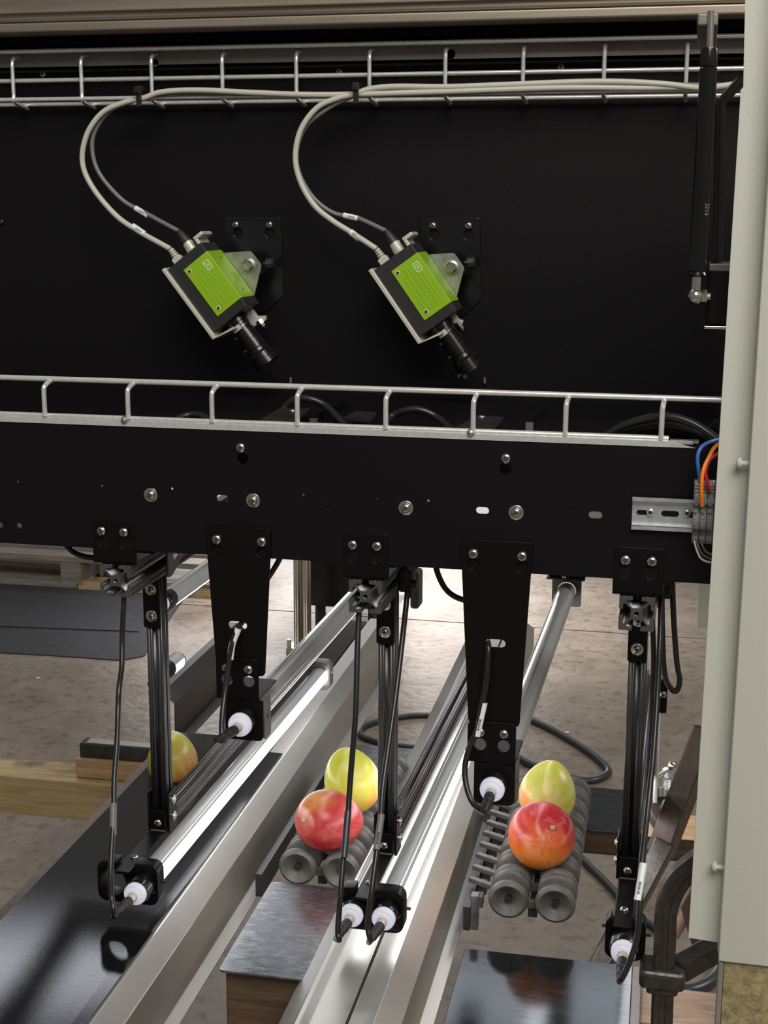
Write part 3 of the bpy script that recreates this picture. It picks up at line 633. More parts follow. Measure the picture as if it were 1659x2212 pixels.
r1 = vcam((457.5, 614), ((424.5, 569), (490.5, 659)), dict(poly=((485, 468), (606, 468), (613, 638), (574, 674), (486, 674)), holes=((514, 503), (583, 503)), screws=((509, 486), (582, 486)), pin=(560, 590)),
     ((455, 548), (543, 542), (567, 572), (548, 650), (500, 650)), ((538, 573), (570, 570), ((520, 640), (543, 640), (541, 662), (556, 683), (574, 682), (575, 692), (548, 706), (537, 690), (528, 670)), (565, 700)),
     'green and black industrial camera on the rear panel, left one', 'black plate screwed to the rear panel behind the left camera', True)
r2 = vcam((908.5, 620), ((877, 573.5), (940, 666.5)), dict(poly=((908, 470), (1036, 470), (1039, 648), (998, 685), (910, 685)), holes=((938, 507), (1012, 507)), screws=((935, 488), (1012, 488)), pin=(1000, 590)),
     ((905, 551), (982, 546), (1004, 578), (985, 650), (940, 655)), ((976, 578), (1004, 568), ((965, 650), (976, 648), (976, 668), (992, 690), (1001, 692), (999, 700), (990, 703), (975, 690), (962, 668)), (993, 705)),
     'green and black industrial camera on the rear panel, right one', 'black plate screwed to the rear panel behind the right camera', False)
bpy.data.objects['machine_camera.001']['label'] = 'green and black industrial camera on the rear panel, right one'
# camera cables
def pxp(l): return [P(u, v, Y=y) for u, v, y in l]
camc = [([r1[1],], ( (300, 500, .285), (250, 465, .287), (200, 405, .289), (178, 350, .29), (188, 290, .29), (222, 243, .292), (270, 221, .295), (310, 212, .298), (350, 199, .30), (430, 195, .30), (560, 201, .3), (700, 205, .3), (900, 200, .3), (1200, 190, .3), (1400, 190, .302), (1600, 187, .302)), .0036, 'cable_light', 'pale grey cable looping from the left camera'),
        ([r1[0],], ( (312, 459, .295), (262, 430, .296), (212, 370, .297), (199, 310, .298), (215, 265, .298), (245, 235, .299), (285, 219, .30), (320, 208, .303), (400, 199, .303), (560, 203, .303), (700, 206, .303), (900, 203, .303), (1200, 193, .304), (1600, 190, .304)), .0029, 'cable_grey', 'dark grey cable looping from the left camera'),
        ([r2[1],], ( (755, 500, .285), (720, 478, .285), (680, 445, .286), (650, 395, .287), (638, 340, .288), (650, 280, .289), (685, 233, .292), (730, 212, .295), (765, 204, .298), (800, 192, .3), (860, 187, .3), (960, 188, .3), (1100, 183, .3), (1250, 177, .3), (1350, 177, .3), (1440, 182, .3), (1510, 190, .3), (1560, 186, .3), (1620, 176, .3)), .0036, 'cable_light', 'pale grey cable looping from the right camera'),
        ([r2[0],], ( (770, 470, .295), (720, 460, .295), (675, 425, .296), (645, 370, .297), (642, 320, .298), (662, 272, .298), (700, 240, .299), (745, 215, .30), (790, 203, .303), (900, 196, .303), (1100, 188, .303), (1350, 184, .303), (1600, 184, .303)), .0029, 'cable_grey', 'dark grey cable looping from the right camera')]
for st, pts, r, m, lab in camc:
    o = MB().tube(st+pxp(pts), r, 12, True, 8).obj('camera_cable', m, None, True, 60); tag(o, lab, 'cable')
def sleeve(a, b, r, m='label', label=None, cat='label', parent=None, name='cable_label'):
    o = MB().tube([a, b], r, 14, False).obj(name, m, parent, True, 50)
    return tag(o, label, cat) if label else o
cc = {o['label']: o for o in bpy.data.objects if o.name.startswith('camera_cable')}
for lab, a, b, y, r in (('pale grey cable looping from the left camera', (286, 488), (312, 506), .285, .0042), ('dark grey cable looping from the left camera', (292, 449), (320, 466), .295, .0036),
                     ('pale grey cable looping from the right camera', (757, 501), (777, 516), .285, .0042), ('dark grey cable looping from the right camera', (742, 465), (773, 472), .295, .0036)):
    sleeve(P(*a, Y=y), P(*b, Y=y), r, parent=cc[lab]); 
    q1, q2 = P(*a, Y=y-r-.0002), P(*b, Y=y-r-.0002); m_ = (q1+q2)/2; d_ = (q2-q1).normalized(); u_ = Vector((-d_.z, 0, d_.x))
    text('CAM1' if 'left' in lab else 'CAM2', .0036, lambda x, y_, z: (m_+d_*x+u_*y_+Vector((0, -z, 0))), 'print', 'ink', cc[lab])
for u, lab in ((303, 'small black cable tie on the upper tray above the left camera'), (771, 'small black cable tie on the upper tray above the right camera')):
    q = P(u, 210, Y=.295); t = empty('cable_tie', lab, 'cable tie')
    bevel(MB().box(q.x-.003, q.x+.003, .288, .292, zw[2]-.012, zw[2]+.013).obj('band', 'tie', t), .0005)
    bevel(MB().box(q.x-.004, q.x+.004, .283, .291, zw[2]+.004, zw[2]+.012).obj('lock', 'tie', t), .0008)
    MB().box(q.x-.003, q.x+.003, .292, .318, zw[2]+.010, zw[2]+.013).obj('band', 'tie', t)

# ================================================================= GAS STRUT, LEVER, SIDE BRACKET
Yg = .02
t = empty('gas_strut', 'glossy black gas strut with a bright rod at top right', 'gas strut')
g = [P(1536, 24, Y=Yg), P(1533, 102, Y=Yg), P(1506, 598, Y=Yg), P(1503, 640, Y=Yg)]
MB().cyl(g[0], g[1], .0034).obj('rod', 'steel', t, True)
dL = (g[2]-g[1]); LL = dL.length
MB().rev(g[1], g[2], [(0, .004), (.001, .0078), (.003, .0084), (.018, .0084), (.0185, .0076), (.02, .0086), (LL-.006, .0086), (LL-.005, .0078), (LL-.002, .0095), (LL, .006)], 32).obj('cylinder', 'black_gloss', t, True, 30)
MB().rev(g[2], g[3], [(0, .0052), (.014, .0052), (.0145, .0045)], 24).obj('socket', 'steel', t, True)
bs = bmesh.new(); bmesh.ops.create_uvsphere(bs, u_segments=24, v_segments=14, radius=.0084); me = bpy.data.meshes.new('ball'); bs.to_mesh(me); bs.free()
o = link('ball', me, 'steel', t, True); o.location = g[3]
MB().cyl(g[3]+Vector((.006, 0, 0)), g[3]+Vector((.011, 0, 0)), .0072, 6).obj('nut', 'steel', t)
MB().cyl(g[3]+Vector((.011, 0, 0)), g[3]+Vector((.0145, 0, 0)), .004, 16).obj('stud', 'steel', t)
dn = dL.normalized(); rr_ = Vector((0, -1, 0))
tq = P(1528, 452, Y=Yg-.0087)
text('2519', .006, lambda x, y, z: tq+dn*x+Vector((1, 0, 0))*y*-1+Vector((0, -z, 0)), 'print', 'dim_ink', t)
q = P(1524, 42, Y=Yg+.015); bevel(MB().box(q.x-.008, q.x+.012, Yg, Yg+.2, q.z-.008, q.z+.004).obj('top_hinge', 'aluminium_dull', t), .002)
t = empty('hinge_lever', 'black angled lever beside the gas strut at the cabinet edge', 'lever')
lv = [P(1558, 240, Y=.06), P(1560, 214, Y=.06), P(1640, 130, Y=.06)]
MB().tube([P(1546, 700, Y=.08), P(1556, 300, Y=.08), P(1557, 232, Y=.08), P(1566, 212, Y=.08), P(1640, 132, Y=.08)], .0055, 12, True, 6).obj('bar', 'black_gloss', t, True)
t = empty('side_bracket', 'black square side housing beside the strut ball end', 'housing')
a, b = P(1530, 566, Y=.03), P(1600, 706, Y=.03)
o = bevel(MB().box(a.x, a.x+.06, .03, .14, b.z, a.z-.003).obj('housing', 'black_coat', t), .004, 3)
bevel(MB().box(a.x-.001, a.x+.06, .028, .14, b.z-.003, b.z+.0005).obj('lower_edge', 'steel', t), .001)
bevel(MB().box(a.x+.001, a.x+.06, .029, .12, a.z-.009, a.z-.002).obj('top_lip', 'aluminium_dull', t), .001)
MB().cyl(P(1547, 578, Y=.06), P(1547, 562, Y=.06), .006, 16).obj('cap', 'black_gloss', t)

# ================================================================= CABINET EDGE
t = empty('cabinet', 'pale grey green painted sheet metal cabinet at the right edge', 'cabinet')
Yc = -.06
def cz(u, v): q = P(u, v, Y=Yc); return (q.x, q.z)
me = flat([cz(1611, -60), cz(1605.5, 188), cz(1600, 195), cz(1486.5, 2026), cz(1549, 2036), (cz(1549, 2036)[0]+.2, cz(1549, 2036)[1]), (cz(1611, -60)[0]+.25, cz(1611, -60)[1])], [], .002, front(Yc), .0004); link('rear_flange', me, 'cabinet', t)
Yd = Yc-.022
p0, p1 = P(1664, 300, Y=Yd), P(1552, 2077, Y=Yd)
ztop = P(1690, -80, Y=Yd).z
def xf(z): return p1.x+(p0.x-p1.x)*(z-p1.z)/(p0.z-p1.z)
fz = p1.z
me = flat(rpoly([(xf(fz), fz), (xf(fz)+.3, fz), (xf(ztop)+.3, ztop), (xf(ztop), ztop)], .003), [], .003, front(Yd), .0012); link('front_skin', me, 'cabinet', t, True, 50)
mb = MB(); mb.add([(xf(fz)+.0003, Yd+.002, fz+.002), (xf(fz)+.002, Yd+.002, fz+.002), (xf(ztop)+.002, Yd+.002, ztop), (xf(ztop)+.0003, Yd+.002, ztop), (xf(fz)-.001, Yc, fz+.002), (xf(fz)+.001, Yc, fz+.002), (xf(ztop)+.001, Yc, ztop), (xf(ztop)-.001, Yc, ztop)], [(0, 1, 2, 3), (7, 6, 5, 4), (0, 4, 5, 1), (1, 5, 6, 2), (2, 6, 7, 3), (3, 7, 4, 0)]); mb.obj('edge_return', 'cabinet', t)
for u, v in ((1606, 1001), (1562, 1874)):
    q = P(u, v, Y=Yd+.012); xx = xf(q.z)
    MB().rev((xx, q.y, q.z), (xx-1, q.y, q.z), [(-.004, .0027), (.0075, .0027), (.0075, .0058), (.0095, .0055), (.0115, .004), (.0123, .002)], 20).obj('screw', 'cabinet', t, True, 30)
# plywood board under the cabinet
q = P(1556, 2084, Y=Yd+.004)
t = empty('chipboard', 'flaking brown chipboard under the grey cabinet with metal edge strip', 'board')
MB().box(q.x+.004, q.x+.3, Yd+.004, Yd+.022, fz-.16, fz-.001).obj('board', 'chipboard', t)
bevel(MB().box(q.x-.002, q.x+.0035, Yd+.003, Yd+.023, fz-.16, fz-.002).obj('edge_strip', 'stainless', t), .001)
tag(bevel(MB().box(P(1508, 1300, Y=.5).x, .7, .5, .52, P(1512, 1358, Y=.5).z, 1.3).obj('narrow_panel', 'cabinet'), .001), 'narrow strip of grey green sheet seen under the panel at right', 'panel')

# ================================================================= HANGING LIGHT FRAMES
ZE = 1.1125; SE = .037; SP = .0205
def light_frame(x0, label, double, xo, side=1, back=.86):
    t = empty('light_frame', label, 'frame', )
    # bracket on the front panel
    hs = [circ(x0-.0135, 1.1570, .0068), circ(x0+.0135, 1.1570, .0068)]
    link('bracket', flat(rrect(x0-.0262, x0+.0262, 1.1335, 1.1835, .005, rs=(.005, .005, .0008, .0008)), hs, .003, front(-.0005), .0005), 'black_plate', t)
    bevel(MB().box(x0-.0262, x0+.0262, -.0005, .045, 1.1325, 1.1352).obj('bracket_foot', 'black_plate', t), .0006)
    for s in (-1, 1): screw(t, (x0+s*.0135, -.0035, 1.1705), .0055)
    MB().cyl((x0, .02, 1.124), (x0, .02, 1.134), .005).obj('bolt', 'black_gloss', t)
    # horizontal bar
    e = extrusion('crossbar', SE, back, lambda x, y, z: (x0+x, -z-.001, ZE+y), 'anodised', t)
    link('end_face', flat(tprof(SE*.999), [circ(0, 0, SE*.07, 16)], .0006, lambda x, y, z: (x0+x, -z-.0016, ZE+y)), 'anodised_end', t)
    # post
    yp0 = .1105
    extrusion('post', SP, ZE-SE/2-.787, lambda x, y, z: (x0+x, yp0+SP/2+y, z+ZE-SE/2), 'anodised', t)
    link('upper_joint', flat(rrect(x0-SP/2-.0015, x0+SP/2-.0005, 1.026, ZE-SE/2, .002), [], .004, front(yp0-.0045), .0004), 'black_plate', t)
    for z in (1.041, 1.0745): screw(t, (x0-.0012, yp0-.0045, z), .0044, .0072)
    # triangular gusset under the bar on the right hand side
    gx = x0+SE/2+.0003
    link('gusset', flat(rpoly([(yp0-.002, ZE-SE/2-.004), (yp0-.002, ZE+SE/2-.002), (yp0+.05, ZE+SE/2-.002), (yp0+.07, ZE+.004), (yp0+.01, ZE-SE/2-.004)], .002), [], .003, lambda x, y, z: (gx+.003+z, x, y)), 'aluminium_dull', t)
    screw(t, (gx+.003, yp0+.018, ZE+.004), .0045, .0075, rot=RGT)
    # lower joint
    zb = .757
    bevel(MB().box(x0-SP/2-.001, x0+SP/2-.0005, yp0-.005, yp0+.012, zb, .787).obj('lower_block', 'black_plate', t), .0012)
    screw(t, (x0-.001, yp0-.005, .7705), .0050)
    for s, m in ((-1, 'black_plate'), (1, 'black_plate')):
        xs = x0+s*(SP/2+.0012)
        link('side_plate', flat(rrect(yp0-.004, yp0+.022, .758, .810, .001), [], .003, (lambda x, y, z, xs=xs, s=s: (xs+s*(.003+z), x, y))), m, t)
        for z in (.775, .797): screw(t, (xs+s*.0032, yp0+.011, z), .0038, .0062, rot=(RGT if s > 0 else (0, 0, -math.pi/2)))
    # lower bar running back
    extrusion('lower_bar', SP, .70, lambda x, y, z: (x0+x, yp0+SP-z, .772+y), 'anodised', t)
    # arm
    am = flat(rrect(x0-.0105, x0+.0095, -.012, yp0+.006, .0035, rs=(.001, .001, .0035, .0035)), [], .0035, topside(.7606), .0005); link('arm', am, 'black_plate', t)
    mb = MB()
    for k in range(9): mb.rev((x0-.009+k*.0021, yp0-.0065, .7612), (x0-.009+k*.0021, yp0-.0065, 2), [(-.001, .0016), (0, .0014), (.0008+.0004*(k % 2), .0006)], 7)
    mb.obj('weld', 'anodised_end', t)
    screw(t, (x0-.0005, .027, .7606), .0048, rot=UPW)
    # ring clamp
    zc_ = .741; nx0, nx1 = x0-.0122, x0+.0112
    if double:
        xl, xr_ = xo-.0385, xo+.0385
        cs = (xo-.0187, xo+.0187)
    else:
        xl, xr_ = xo-.0220, xo+.0220; cs = (xo,)
    top = zc_+.0255; bot = zc_-.0255
    out = []
    ol = rrect(xl, xr_, bot, top, .011, 6)
    if double:
        # cut a notch for the arm
        right = [p for p in ol if p[0] > nx1 and p[1] > zc_]; left = [p for p in ol if p[0] < nx0 and p[1] > zc_]; low = [p for p in ol if p[1] <= zc_]
        ol = right+[(nx1, top), (nx1, .7572), (nx0, .7572), (nx0, top)]+left+low
    else:
        right = [p for p in ol if p[0] > nx1 and p[1] > zc_]; left = [p for p in ol if p[0] < nx0 and p[1] > zc_]; low = [p for p in ol if p[1] <= zc_]
        ol = right+[(nx1, .7605), (nx1, .7572), (nx0, .7572), (nx0, .7605)]+left+low
    link('ring_clamp', flat(ol, [circ(c_, zc_-.0005, .0162, 36) for c_ in cs], .020, front(-.002), .0006), 'black_plate', t, True, 30)
    MB().cyl((xr_, .012, zc_), (xr_+.0055, .012, zc_), .0018, 10).obj('set_screw', 'body_black', t)
    MB().cyl((xl-.0045, .012, zc_+.006), (xl, .012, zc_+.006), .0018, 10).obj('set_screw', 'body_black', t)
    # rear clamp
    rc = [p for p in rrect(cs[-1]-.0225, cs[-1]+.0215, bot, top, .011, 6)]
    link('rear_clamp', flat(rc, [circ(cs[-1], zc_, .0155, 36)], .022, front(.795), .0006), 'aluminium_dull', t, True, 30)
    screw(t, (cs[-1]+.0215, .806, zc_+.004), .003, rot=RGT)
    MB().box(x0-.01, cs[-1]+.01, .80, .812, .757, .7615).obj('rear_arm', 'anodised', t)
    return t
XL, XM, XRt = -.2870, .0050, .2975
light_frame(XL, 'black slotted bar frame hanging at the left of the front panel', True, -.2848)
light_frame(XM, 'black slotted bar frame hanging at the middle of the front panel', True, .0121)
light_frame(XRt, 'black slotted bar frame hanging at the right beside the cabinet', False, .3003)

# ================================================================= TUBE LIGHTS
def tube_light(near, far, label, lit, facing, cap=True, shell='tube_clear', boot_len=.036, boot_dir=None, R=.0152, front_nipple=True, span=74):
    """near/far: axis end points, facing: angle in degrees in the section (0 = +X, -90 = down)"""
    t = empty('tube_light', label, 'lamp')
    a = Vector(near); b = Vector(far); d = (b-a).normalized(); L = (b-a).length
    side = Vector((1, 0, 0)); side = (side-d*side.dot(d)).normalized(); upv = side.cross(d).normalized()
    if upv.z < 0: upv = -upv
    def ring(t_, r, an): return a+d*t_+(side*math.cos(an)+upv*math.sin(an))*r
    s0, s1 = math.radians(facing-span), math.radians(facing+span)
    n = 18; vs = []; fs = []
    for t_ in (.026, L-.01):
        for i in range(n+1):
            an = s0+(s1-s0)*i/n; vs.append(ring(t_, R, an))
        for i in range(n+1):
            an = s0+(s1-s0)*i/n; vs.append(ring(t_, R-.001, an))
    m_ = 2*(n+1)
    for i in range(n): fs += [(i, i+1, m_+i+1, m_+i), (n+1+i, m_+n+1+i, m_+n+2+i, n+2+i)]
    MB().add(vs, fs).obj('diffuser', 'strip_light' if lit else 'tube_clear', t, True)
    vs = []; fs = []; n2 = 30
    for t_ in (.024, L-.008):
        for i in range(n2+1):
            an = s1+(s0+2*math.pi-s1)*i/n2; vs.append(ring(t_, R, an))
        for i in range(n2+1):
            an = s1+(s0+2*math.pi-s1)*i/n2; vs.append(ring(t_, R-.001, an))
    m_ = 2*(n2+1)
    for i in range(n2): fs += [(i, i+1, m_+i+1, m_+i), (n2+1+i, m_+n2+1+i, m_+n2+2+i, n2+2+i)]
    MB().add(vs, fs).obj('tube', shell, t, True)
    MB().rev(a, b, [(.003, .0130), (.003, .0146), (.006, .0155), (.018, .0157), (.03, .01575), (.034, .0155)], 36).obj('end_cap', 'black_gloss', t, True, 30)
    MB().rev(b-d*.016, b+d, [(0, .01495), (.012, .01495), (.016, .012)], 36).obj('end_cap', 'extrusion_silver', t, True, 30)
    MB().rev(a-d*.0015, a+d, [(-.0025, .0095), (-.0025, .0118), (0, .0134), (.006, .0136)], 36).obj('lit_end', 'end_glow', t, True, 30)
    MB().rev(a-d*.0055, a-d*9, [(-.0015, .0088), (.0012, .0086), (.0014, .0072)], 28).obj('collar', 'end_glow', t, True, 30)
    MB().rev(a-d*.006, a-d*9, [(0, .006), (.003, .006), (.003, .0054), (.014, .0052), (.014, .0045)], 16).obj('connector', 'cast', t, True, 25)
    bd = Vector(boot_dir).normalized() if boot_dir else -d
    st = a-d*.017
    MB().rev(st, st+bd, [(0, .0056), (.002, .006), (.015, .0057), (.0155, .0052), (.026, .0048), (.0265, .0043), (boot_len, .0036), (boot_len+.002, .003)], 20).obj('boot', 'rubber', t, True, 25)
    return t, st+bd*boot_len
Zt = .741
tT1, eT1 = tube_light((-.2658, -.0255, Zt), (-.2640, .815, Zt), 'lit white tube lamp on the left hanging frame', True, -32, boot_dir=(-.15, -1, -.02))
tM1, eM1 = tube_light((-.0066, -.019, Zt), (-.0066, .815, Zt), 'left of the two tube lamps on the middle hanging frame', True, -148, boot_dir=(-.1, -1, -.02))
tM2, eM2 = tube_light((.0308, -.018, Zt), (.0308, .815, Zt), 'right of the two tube lamps on the middle hanging frame', True, -32, boot_dir=(-.12, -1, -.02))
tR, eR = tube_light((.2998, -.0316, Zt), (.2998, .815, Zt), 'tube lamp on the right hanging frame beside the cabinet', True, -90, shell='black_gloss', span=40, boot_dir=(-.02, -1, -.12))
tube_light((-.5337, .742, Zt), (-.5337, .83, Zt), 'short end of a lit tube lamp showing behind the left post', True, -50)
nUL = P(518, 1566, Y=-.02); nUR = P(1063, 1706, Y=-.02)
tUL, eUL = tube_light(nUL, (nUL.x+.001, .86, nUL.z), 'tube lamp under the left tapered hanger, pointing away over the conveyor', True, -90, boot_dir=(-.28, -1, .02), span=62)
fUR = P(1224, 1277, Y=.80)
tUR, eUR = tube_light(nUR, fUR, 'tube lamp under the right tapered hanger, seen along its clear side', True, -90, boot_dir=(-.02, -1, -.05), span=62)
u0 = P(444, 1235, Z=.955)
tube_light((u0.x, .448, .955), (u0.x, .9, .955), 'upper tube lamp seen behind the left post and slotted bar', True, -90, span=62)

# ================================================================= TAPERED HANGERS
def hanger(c, zt0, zb0, wt, wb, zl, xl0, xl1, ring, slotc, lab, far=None, tilt=0):
    t = empty('tapered_hanger', lab, 'bracket')
    xt = c[0]; xb_ = c[1]
    out = rpoly([(xt-wt/2, zt0), (xt-wt/2+.001, zt0-.034), (xb_-wb/2, zb0), (xb_+wb/2, zb0-.001), (xt+wt/2-.0015, zt0-.034), (xt+wt/2, zt0)], .005)
    hs = [slot(slotc[0], slotc[1], .022, .009), circ(xt-.025, zt0-.0270, .0066), circ(xt+.027, zt0-.0270, .0066)]
    link('plate', flat(out, hs, .003, front(-.004), .0005), 'black_plate', t)
    for s in (-.025, .027): screw(t, (xt+s, -.004, zt0-.0155), .0056)
    # lower angle piece
    w0, w1 = xl0, xl1; zt1, zb1 = zl
    cx = (w0+w1)/2
    hs2 = [circ(cx-.0125, zt1-.0265, .0068), circ(cx+.0135, zt1-.0265, .0068)]
    link('angle_plate', flat(rrect(w0, w1, zb1, zt1, .006, rs=(.006, .006, .001, .001)), hs2, .003, front(-.0075), .0005), 'black_plate', t)
    for s in (-.0125, .0135): screw(t, (cx+s, -.0075, zt1-.0125), .0054)
    bevel(MB().box(w0, w1, -.0045, .062, zb1, zb1+.003).obj('angle_foot', 'black_plate', t), .0005)
    # square lamp holder
    rx, rz = ring
    ho = rrect(rx-.0225, rx+.0225, rz-.0235, zb1-.0003, .006, rs=(.001, .001, .006, .006))
    link('lamp_holder', flat(ho, [circ(rx, rz, .0153, 36)], .003, front(-.0055), .0005), 'black_plate', t)
    link('holder_side', flat(rrect(-.0045, .018, rz-.0215, zb1-.0004, .004, rs=(.001, .001, .004, .004)), [circ(.007, rz+.003, .0028)], .0022, lambda x, y, z: (rx+.0226+z+.0022, x, y)), 'aluminium_dull', t)
    MB().cyl((rx+.0215, .007, rz+.003), (rx+.0252, .007, rz+.003), .0022, 8).obj('set_screw', 'body_black', t)
    if far is not None:
        fx, fy, fz_ = far
        link('rear_holder', flat(rrect(fx-.024, fx+.024, fz_-.026, fz_+.026, .004), [circ(fx, fz_, .0155, 36)], .003, front(fy), .0005), 'anodised_end', t)
        bevel(MB().box(fx-.031, fx+.031, fy-.03, fy+.003, fz_+.026, fz_+.029).obj('rear_foot', 'black_gloss', t), .0005)
        for s in (-.003, .003): screw(t, (fx+s, fy-.014+s*3, fz_+.029), .0035, rot=UPW)
        link('rear_plate', flat(rrect(fx-.03, fx+.03, fz_+.029, 1.25, .002), [], .003, front(fy+.003)), 'black_plate', t)
    return t
hanger((-.1385, -.1385), 1.1838, 1.0138, .0755, .0565, (1.0335, .9845), -.1665, -.1165, (nUL.x, nUL.z), (P(513, 1351, Y=-.004).x, P(513, 1351, Y=-.004).z), 'tapered black hanger plate at left of the middle frame', (nUL.x+.001, .862, nUL.z))
q = P(1070, 1390, Y=-.004)
hanger((.1490, .1495), 1.1838, .9785, .0765, .0560, (P(1060, 1560, Y=-.0075).z, P(1060, 1648, Y=-.0075).z), .1215, .1745, (nUR.x, nUR.z), (q.x, q.z), 'tapered black hanger plate between the middle and right frames', (fUR.x, .80, fUR.z))

t = empty('rear_crossbeam', 'black crossbeam hidden behind the front panel that carries the far lamp ends', 'beam')
bevel(MB().box(-.8, .45, .868, .908, 1.215, 1.255).obj('beam', 'black_plate', t), .002)
for xx in (-.8, .41): MB().box(xx, xx+.04, .363, .868, 1.215, 1.255).obj('side_arm', 'black_plate', t)
t = empty('rear_hanger', 'black hanger holding the far end of the upper lamp behind the left post', 'bracket')
link('holder', flat(rrect(u0.x-.024, u0.x+.024, .929, .981, .004), [circ(u0.x, .955, .0155, 36)], .003, front(.865), .0005), 'black_plate', t)
link('plate', flat(rrect(u0.x-.03, u0.x+.03, .98, 1.25, .002), [], .003, front(.865)), 'black_plate', t)
# ================================================================= LAMP CABLES
def lampcable(start, pts, label, lab_from=None, r=.0032, txt=None):
    pp = [start]+[P(u, v, Y=y) for u, v, y in pts]
    o = MB().tube(pp, r, 12, True, 8).obj('lamp_cable', 'cable_black', None, True, 60); tag(o, label, 'cable')
    if lab_from:
        (a, b, m) = lab_from
        o2 = MB().tube([P(*q_[:2], Y=q_[2]) for q_ in (a, ((a[0]+b[0])/2+(b[3] if len(b) > 3 else 0), (a[1]+b[1])/2, (a[2]+b[2])/2), b[:3])], r+.0006, 14, True, 5).obj('cable_label', m, o, True, 60)
        if txt:
            q1, q2 = P(a[0], a[1], Y=a[2]-r-.0009), P(b[0], b[1], Y=b[2]-r-.0009); m_ = (q1*.66+q2*.34); d_ = (q2-q1).normalized(); u_ = Vector((-d_.z, 0, d_.x))
            if len(b) > 3: m_ = m_+Vector((b[3]*.0003, 0, 0))
            text(txt, .0042, lambda x, y_, z: (m_+d_*x+u_*y_+Vector((0, -z, 0))), 'print', 'ink', o)
    return o
lampcable(eT1, ((247, 1975, -.135), (241, 1935, -.13), (239, 1880, -.12), (243, 1800, -.1), (246, 1740, -.085), (247, 1680, -.07), (253, 1600, -.05), (255, 1535, -.035), (257, 1490, -.02), (263, 1440, -.01), (264, 1380, .002), (267, 1310, .008), (269, 1270, .012), (268, 1235, .02)), 'black cable hanging from the left bar end down to its lamp', ((244, 1805, -.1), (245, 1735, -.085), 'cable_grey'))
lampcable(eM1, ((733, 2030, -.11), (730, 2010, -.11), (734, 1950, -.11), (741, 1860, -.09), (750, 1780, -.07), (757, 1680, -.05), (768, 1540, -.03), (772, 1400, -.005), (775, 1330, .008), (777, 1290, .012)), 'black printed cable hanging in front of the red mango', ((743, 1852, -.094), (752, 1752, -.068), 'cable_dark'))
lampcable(eM2, ((800, 2030, -.115), (795, 2000, -.115), (801, 1940, -.11), (811, 1860, -.09), (820, 1790, -.07), (827, 1700, -.04), (841, 1600, -.01), (855, 1500, .02), (867, 1400, .05), (877, 1310, .08), (883, 1245, .09)), 'black cable slanting across the middle post down to the right lamp', ((813, 1836, -.086), (824, 1760, -.06), 'cable_grey'), txt='814938')
lampcable(eR, ((1342, 2115, -.12), (1355, 2090, -.12), (1375, 2030, -.11), (1382, 1960, -.1), (1385, 1880, -.08), (1400, 1740, -.03), (1412, 1620, .0), (1420, 1500, .03), (1425, 1400, .05), (1428, 1320, .07), (1430, 1270, .08)), 'black cable running down the right post to its lamp', ((1377, 1945, -.1), (1390, 1865, -.078), 'label'), txt='814938')
lampcable(eUL, ((482, 1600, -.062), (479, 1580, -.058), (481, 1540, -.045), (487, 1490, -.032), (495, 1430, -.022), (503, 1385, -.016), (512, 1362, -.012), (520, 1348, .0), (528, 1340, .02)), 'black cable from left hanger slot with a grey printed label', ((497, 1425, -.020), (515, 1358, -.012, -4), 'label'), txt='1103 8149')
lampcable(eUR, ((1046, 1755, -.06), (1022, 1735, -.05), (1008, 1700, -.042), (1004, 1660, -.034), (1012, 1620, -.028), (1030, 1580, -.024), (1040, 1530, -.02), (1050, 1480, -.016), (1054, 1430, -.014), (1055, 1395, -.008), (1053, 1385, .01)), 'black cable from right hanger slot with a printed label', ((1030, 1590, -.0245), (1046, 1518, -.0185), 'label'), txt='814938')
cable('black_lead', [P(u, v, Y=.09) for u, v in ((1452, 1230), (1455, 1330), (1462, 1430), (1468, 1470), (1462, 1492), (1450, 1488), (1437, 1462), (1432, 1400), (1430, 1300), (1432, 1240))], .0032, 'cable_black', 'looped black lead hanging right of the right post')
cable('black_lead', [P(u, v, Y=.12) for u, v in ((938, 1210), (948, 1245), (965, 1275), (990, 1292), (1020, 1298), (1060, 1290))], .0034, 'cable_black', 'black lead curving under the panel left of the right hanger')
cable('black_lead', [P(u, v, Y=.12) for u, v in ((140, 1175), (160, 1193), (185, 1203), (215, 1205), (250, 1200))], .0036, 'cable_black', 'black lead under the panel left of the left frame')
cable('black_lead', [P(u, v, Y=.14) for u, v in ((612, 1190), (600, 1215), (588, 1235), (570, 1262))], .0034, 'cable_black', 'short black lead behind the left hanger at its right edge')
cable('black_lead', [P(u, v, Y=.10) for u, v in ((1416, 1240), (1410, 1330), (1412, 1430), (1407, 1560), (1398, 1700), (1395, 1790))], .0030, 'cable_black', 'black lead running down behind the right post')
for u, v, y, lab in ((880, 1262, .085, 'black tie block holding the cable under the middle bar'), (1436, 1275, .075, 'black tie block holding leads beside the right bar')):
    q = P(u, v, Y=y); t = empty('tie_block', lab, 'cable tie')
    bevel(MB().box(q.x-.009, q.x+.006, y, y+.02, q.z-.01, q.z+.016).obj('block', 'tie', t), .001); bevel(MB().box(q.x+.003, q.x+.011, y-.004, y+.008, q.z-.004, q.z+.004).obj('lock', 'tie', t), .001)
q = P(895, 1272, Y=.3); t = empty('round_clamp', 'dark rounded clamp foot behind the middle bar', 'clamp')
bevel(MB().box(q.x-.006, q.x+.006, .3, .33, q.z-.028, q.z+.022).obj('body', 'anodised_end', t), .004, 3)
MB().cyl((q.x-.006, .31, q.z-.004), (q.x-.012, .31, q.z-.004), .012).obj('disc', 'extrusion_silver', t)

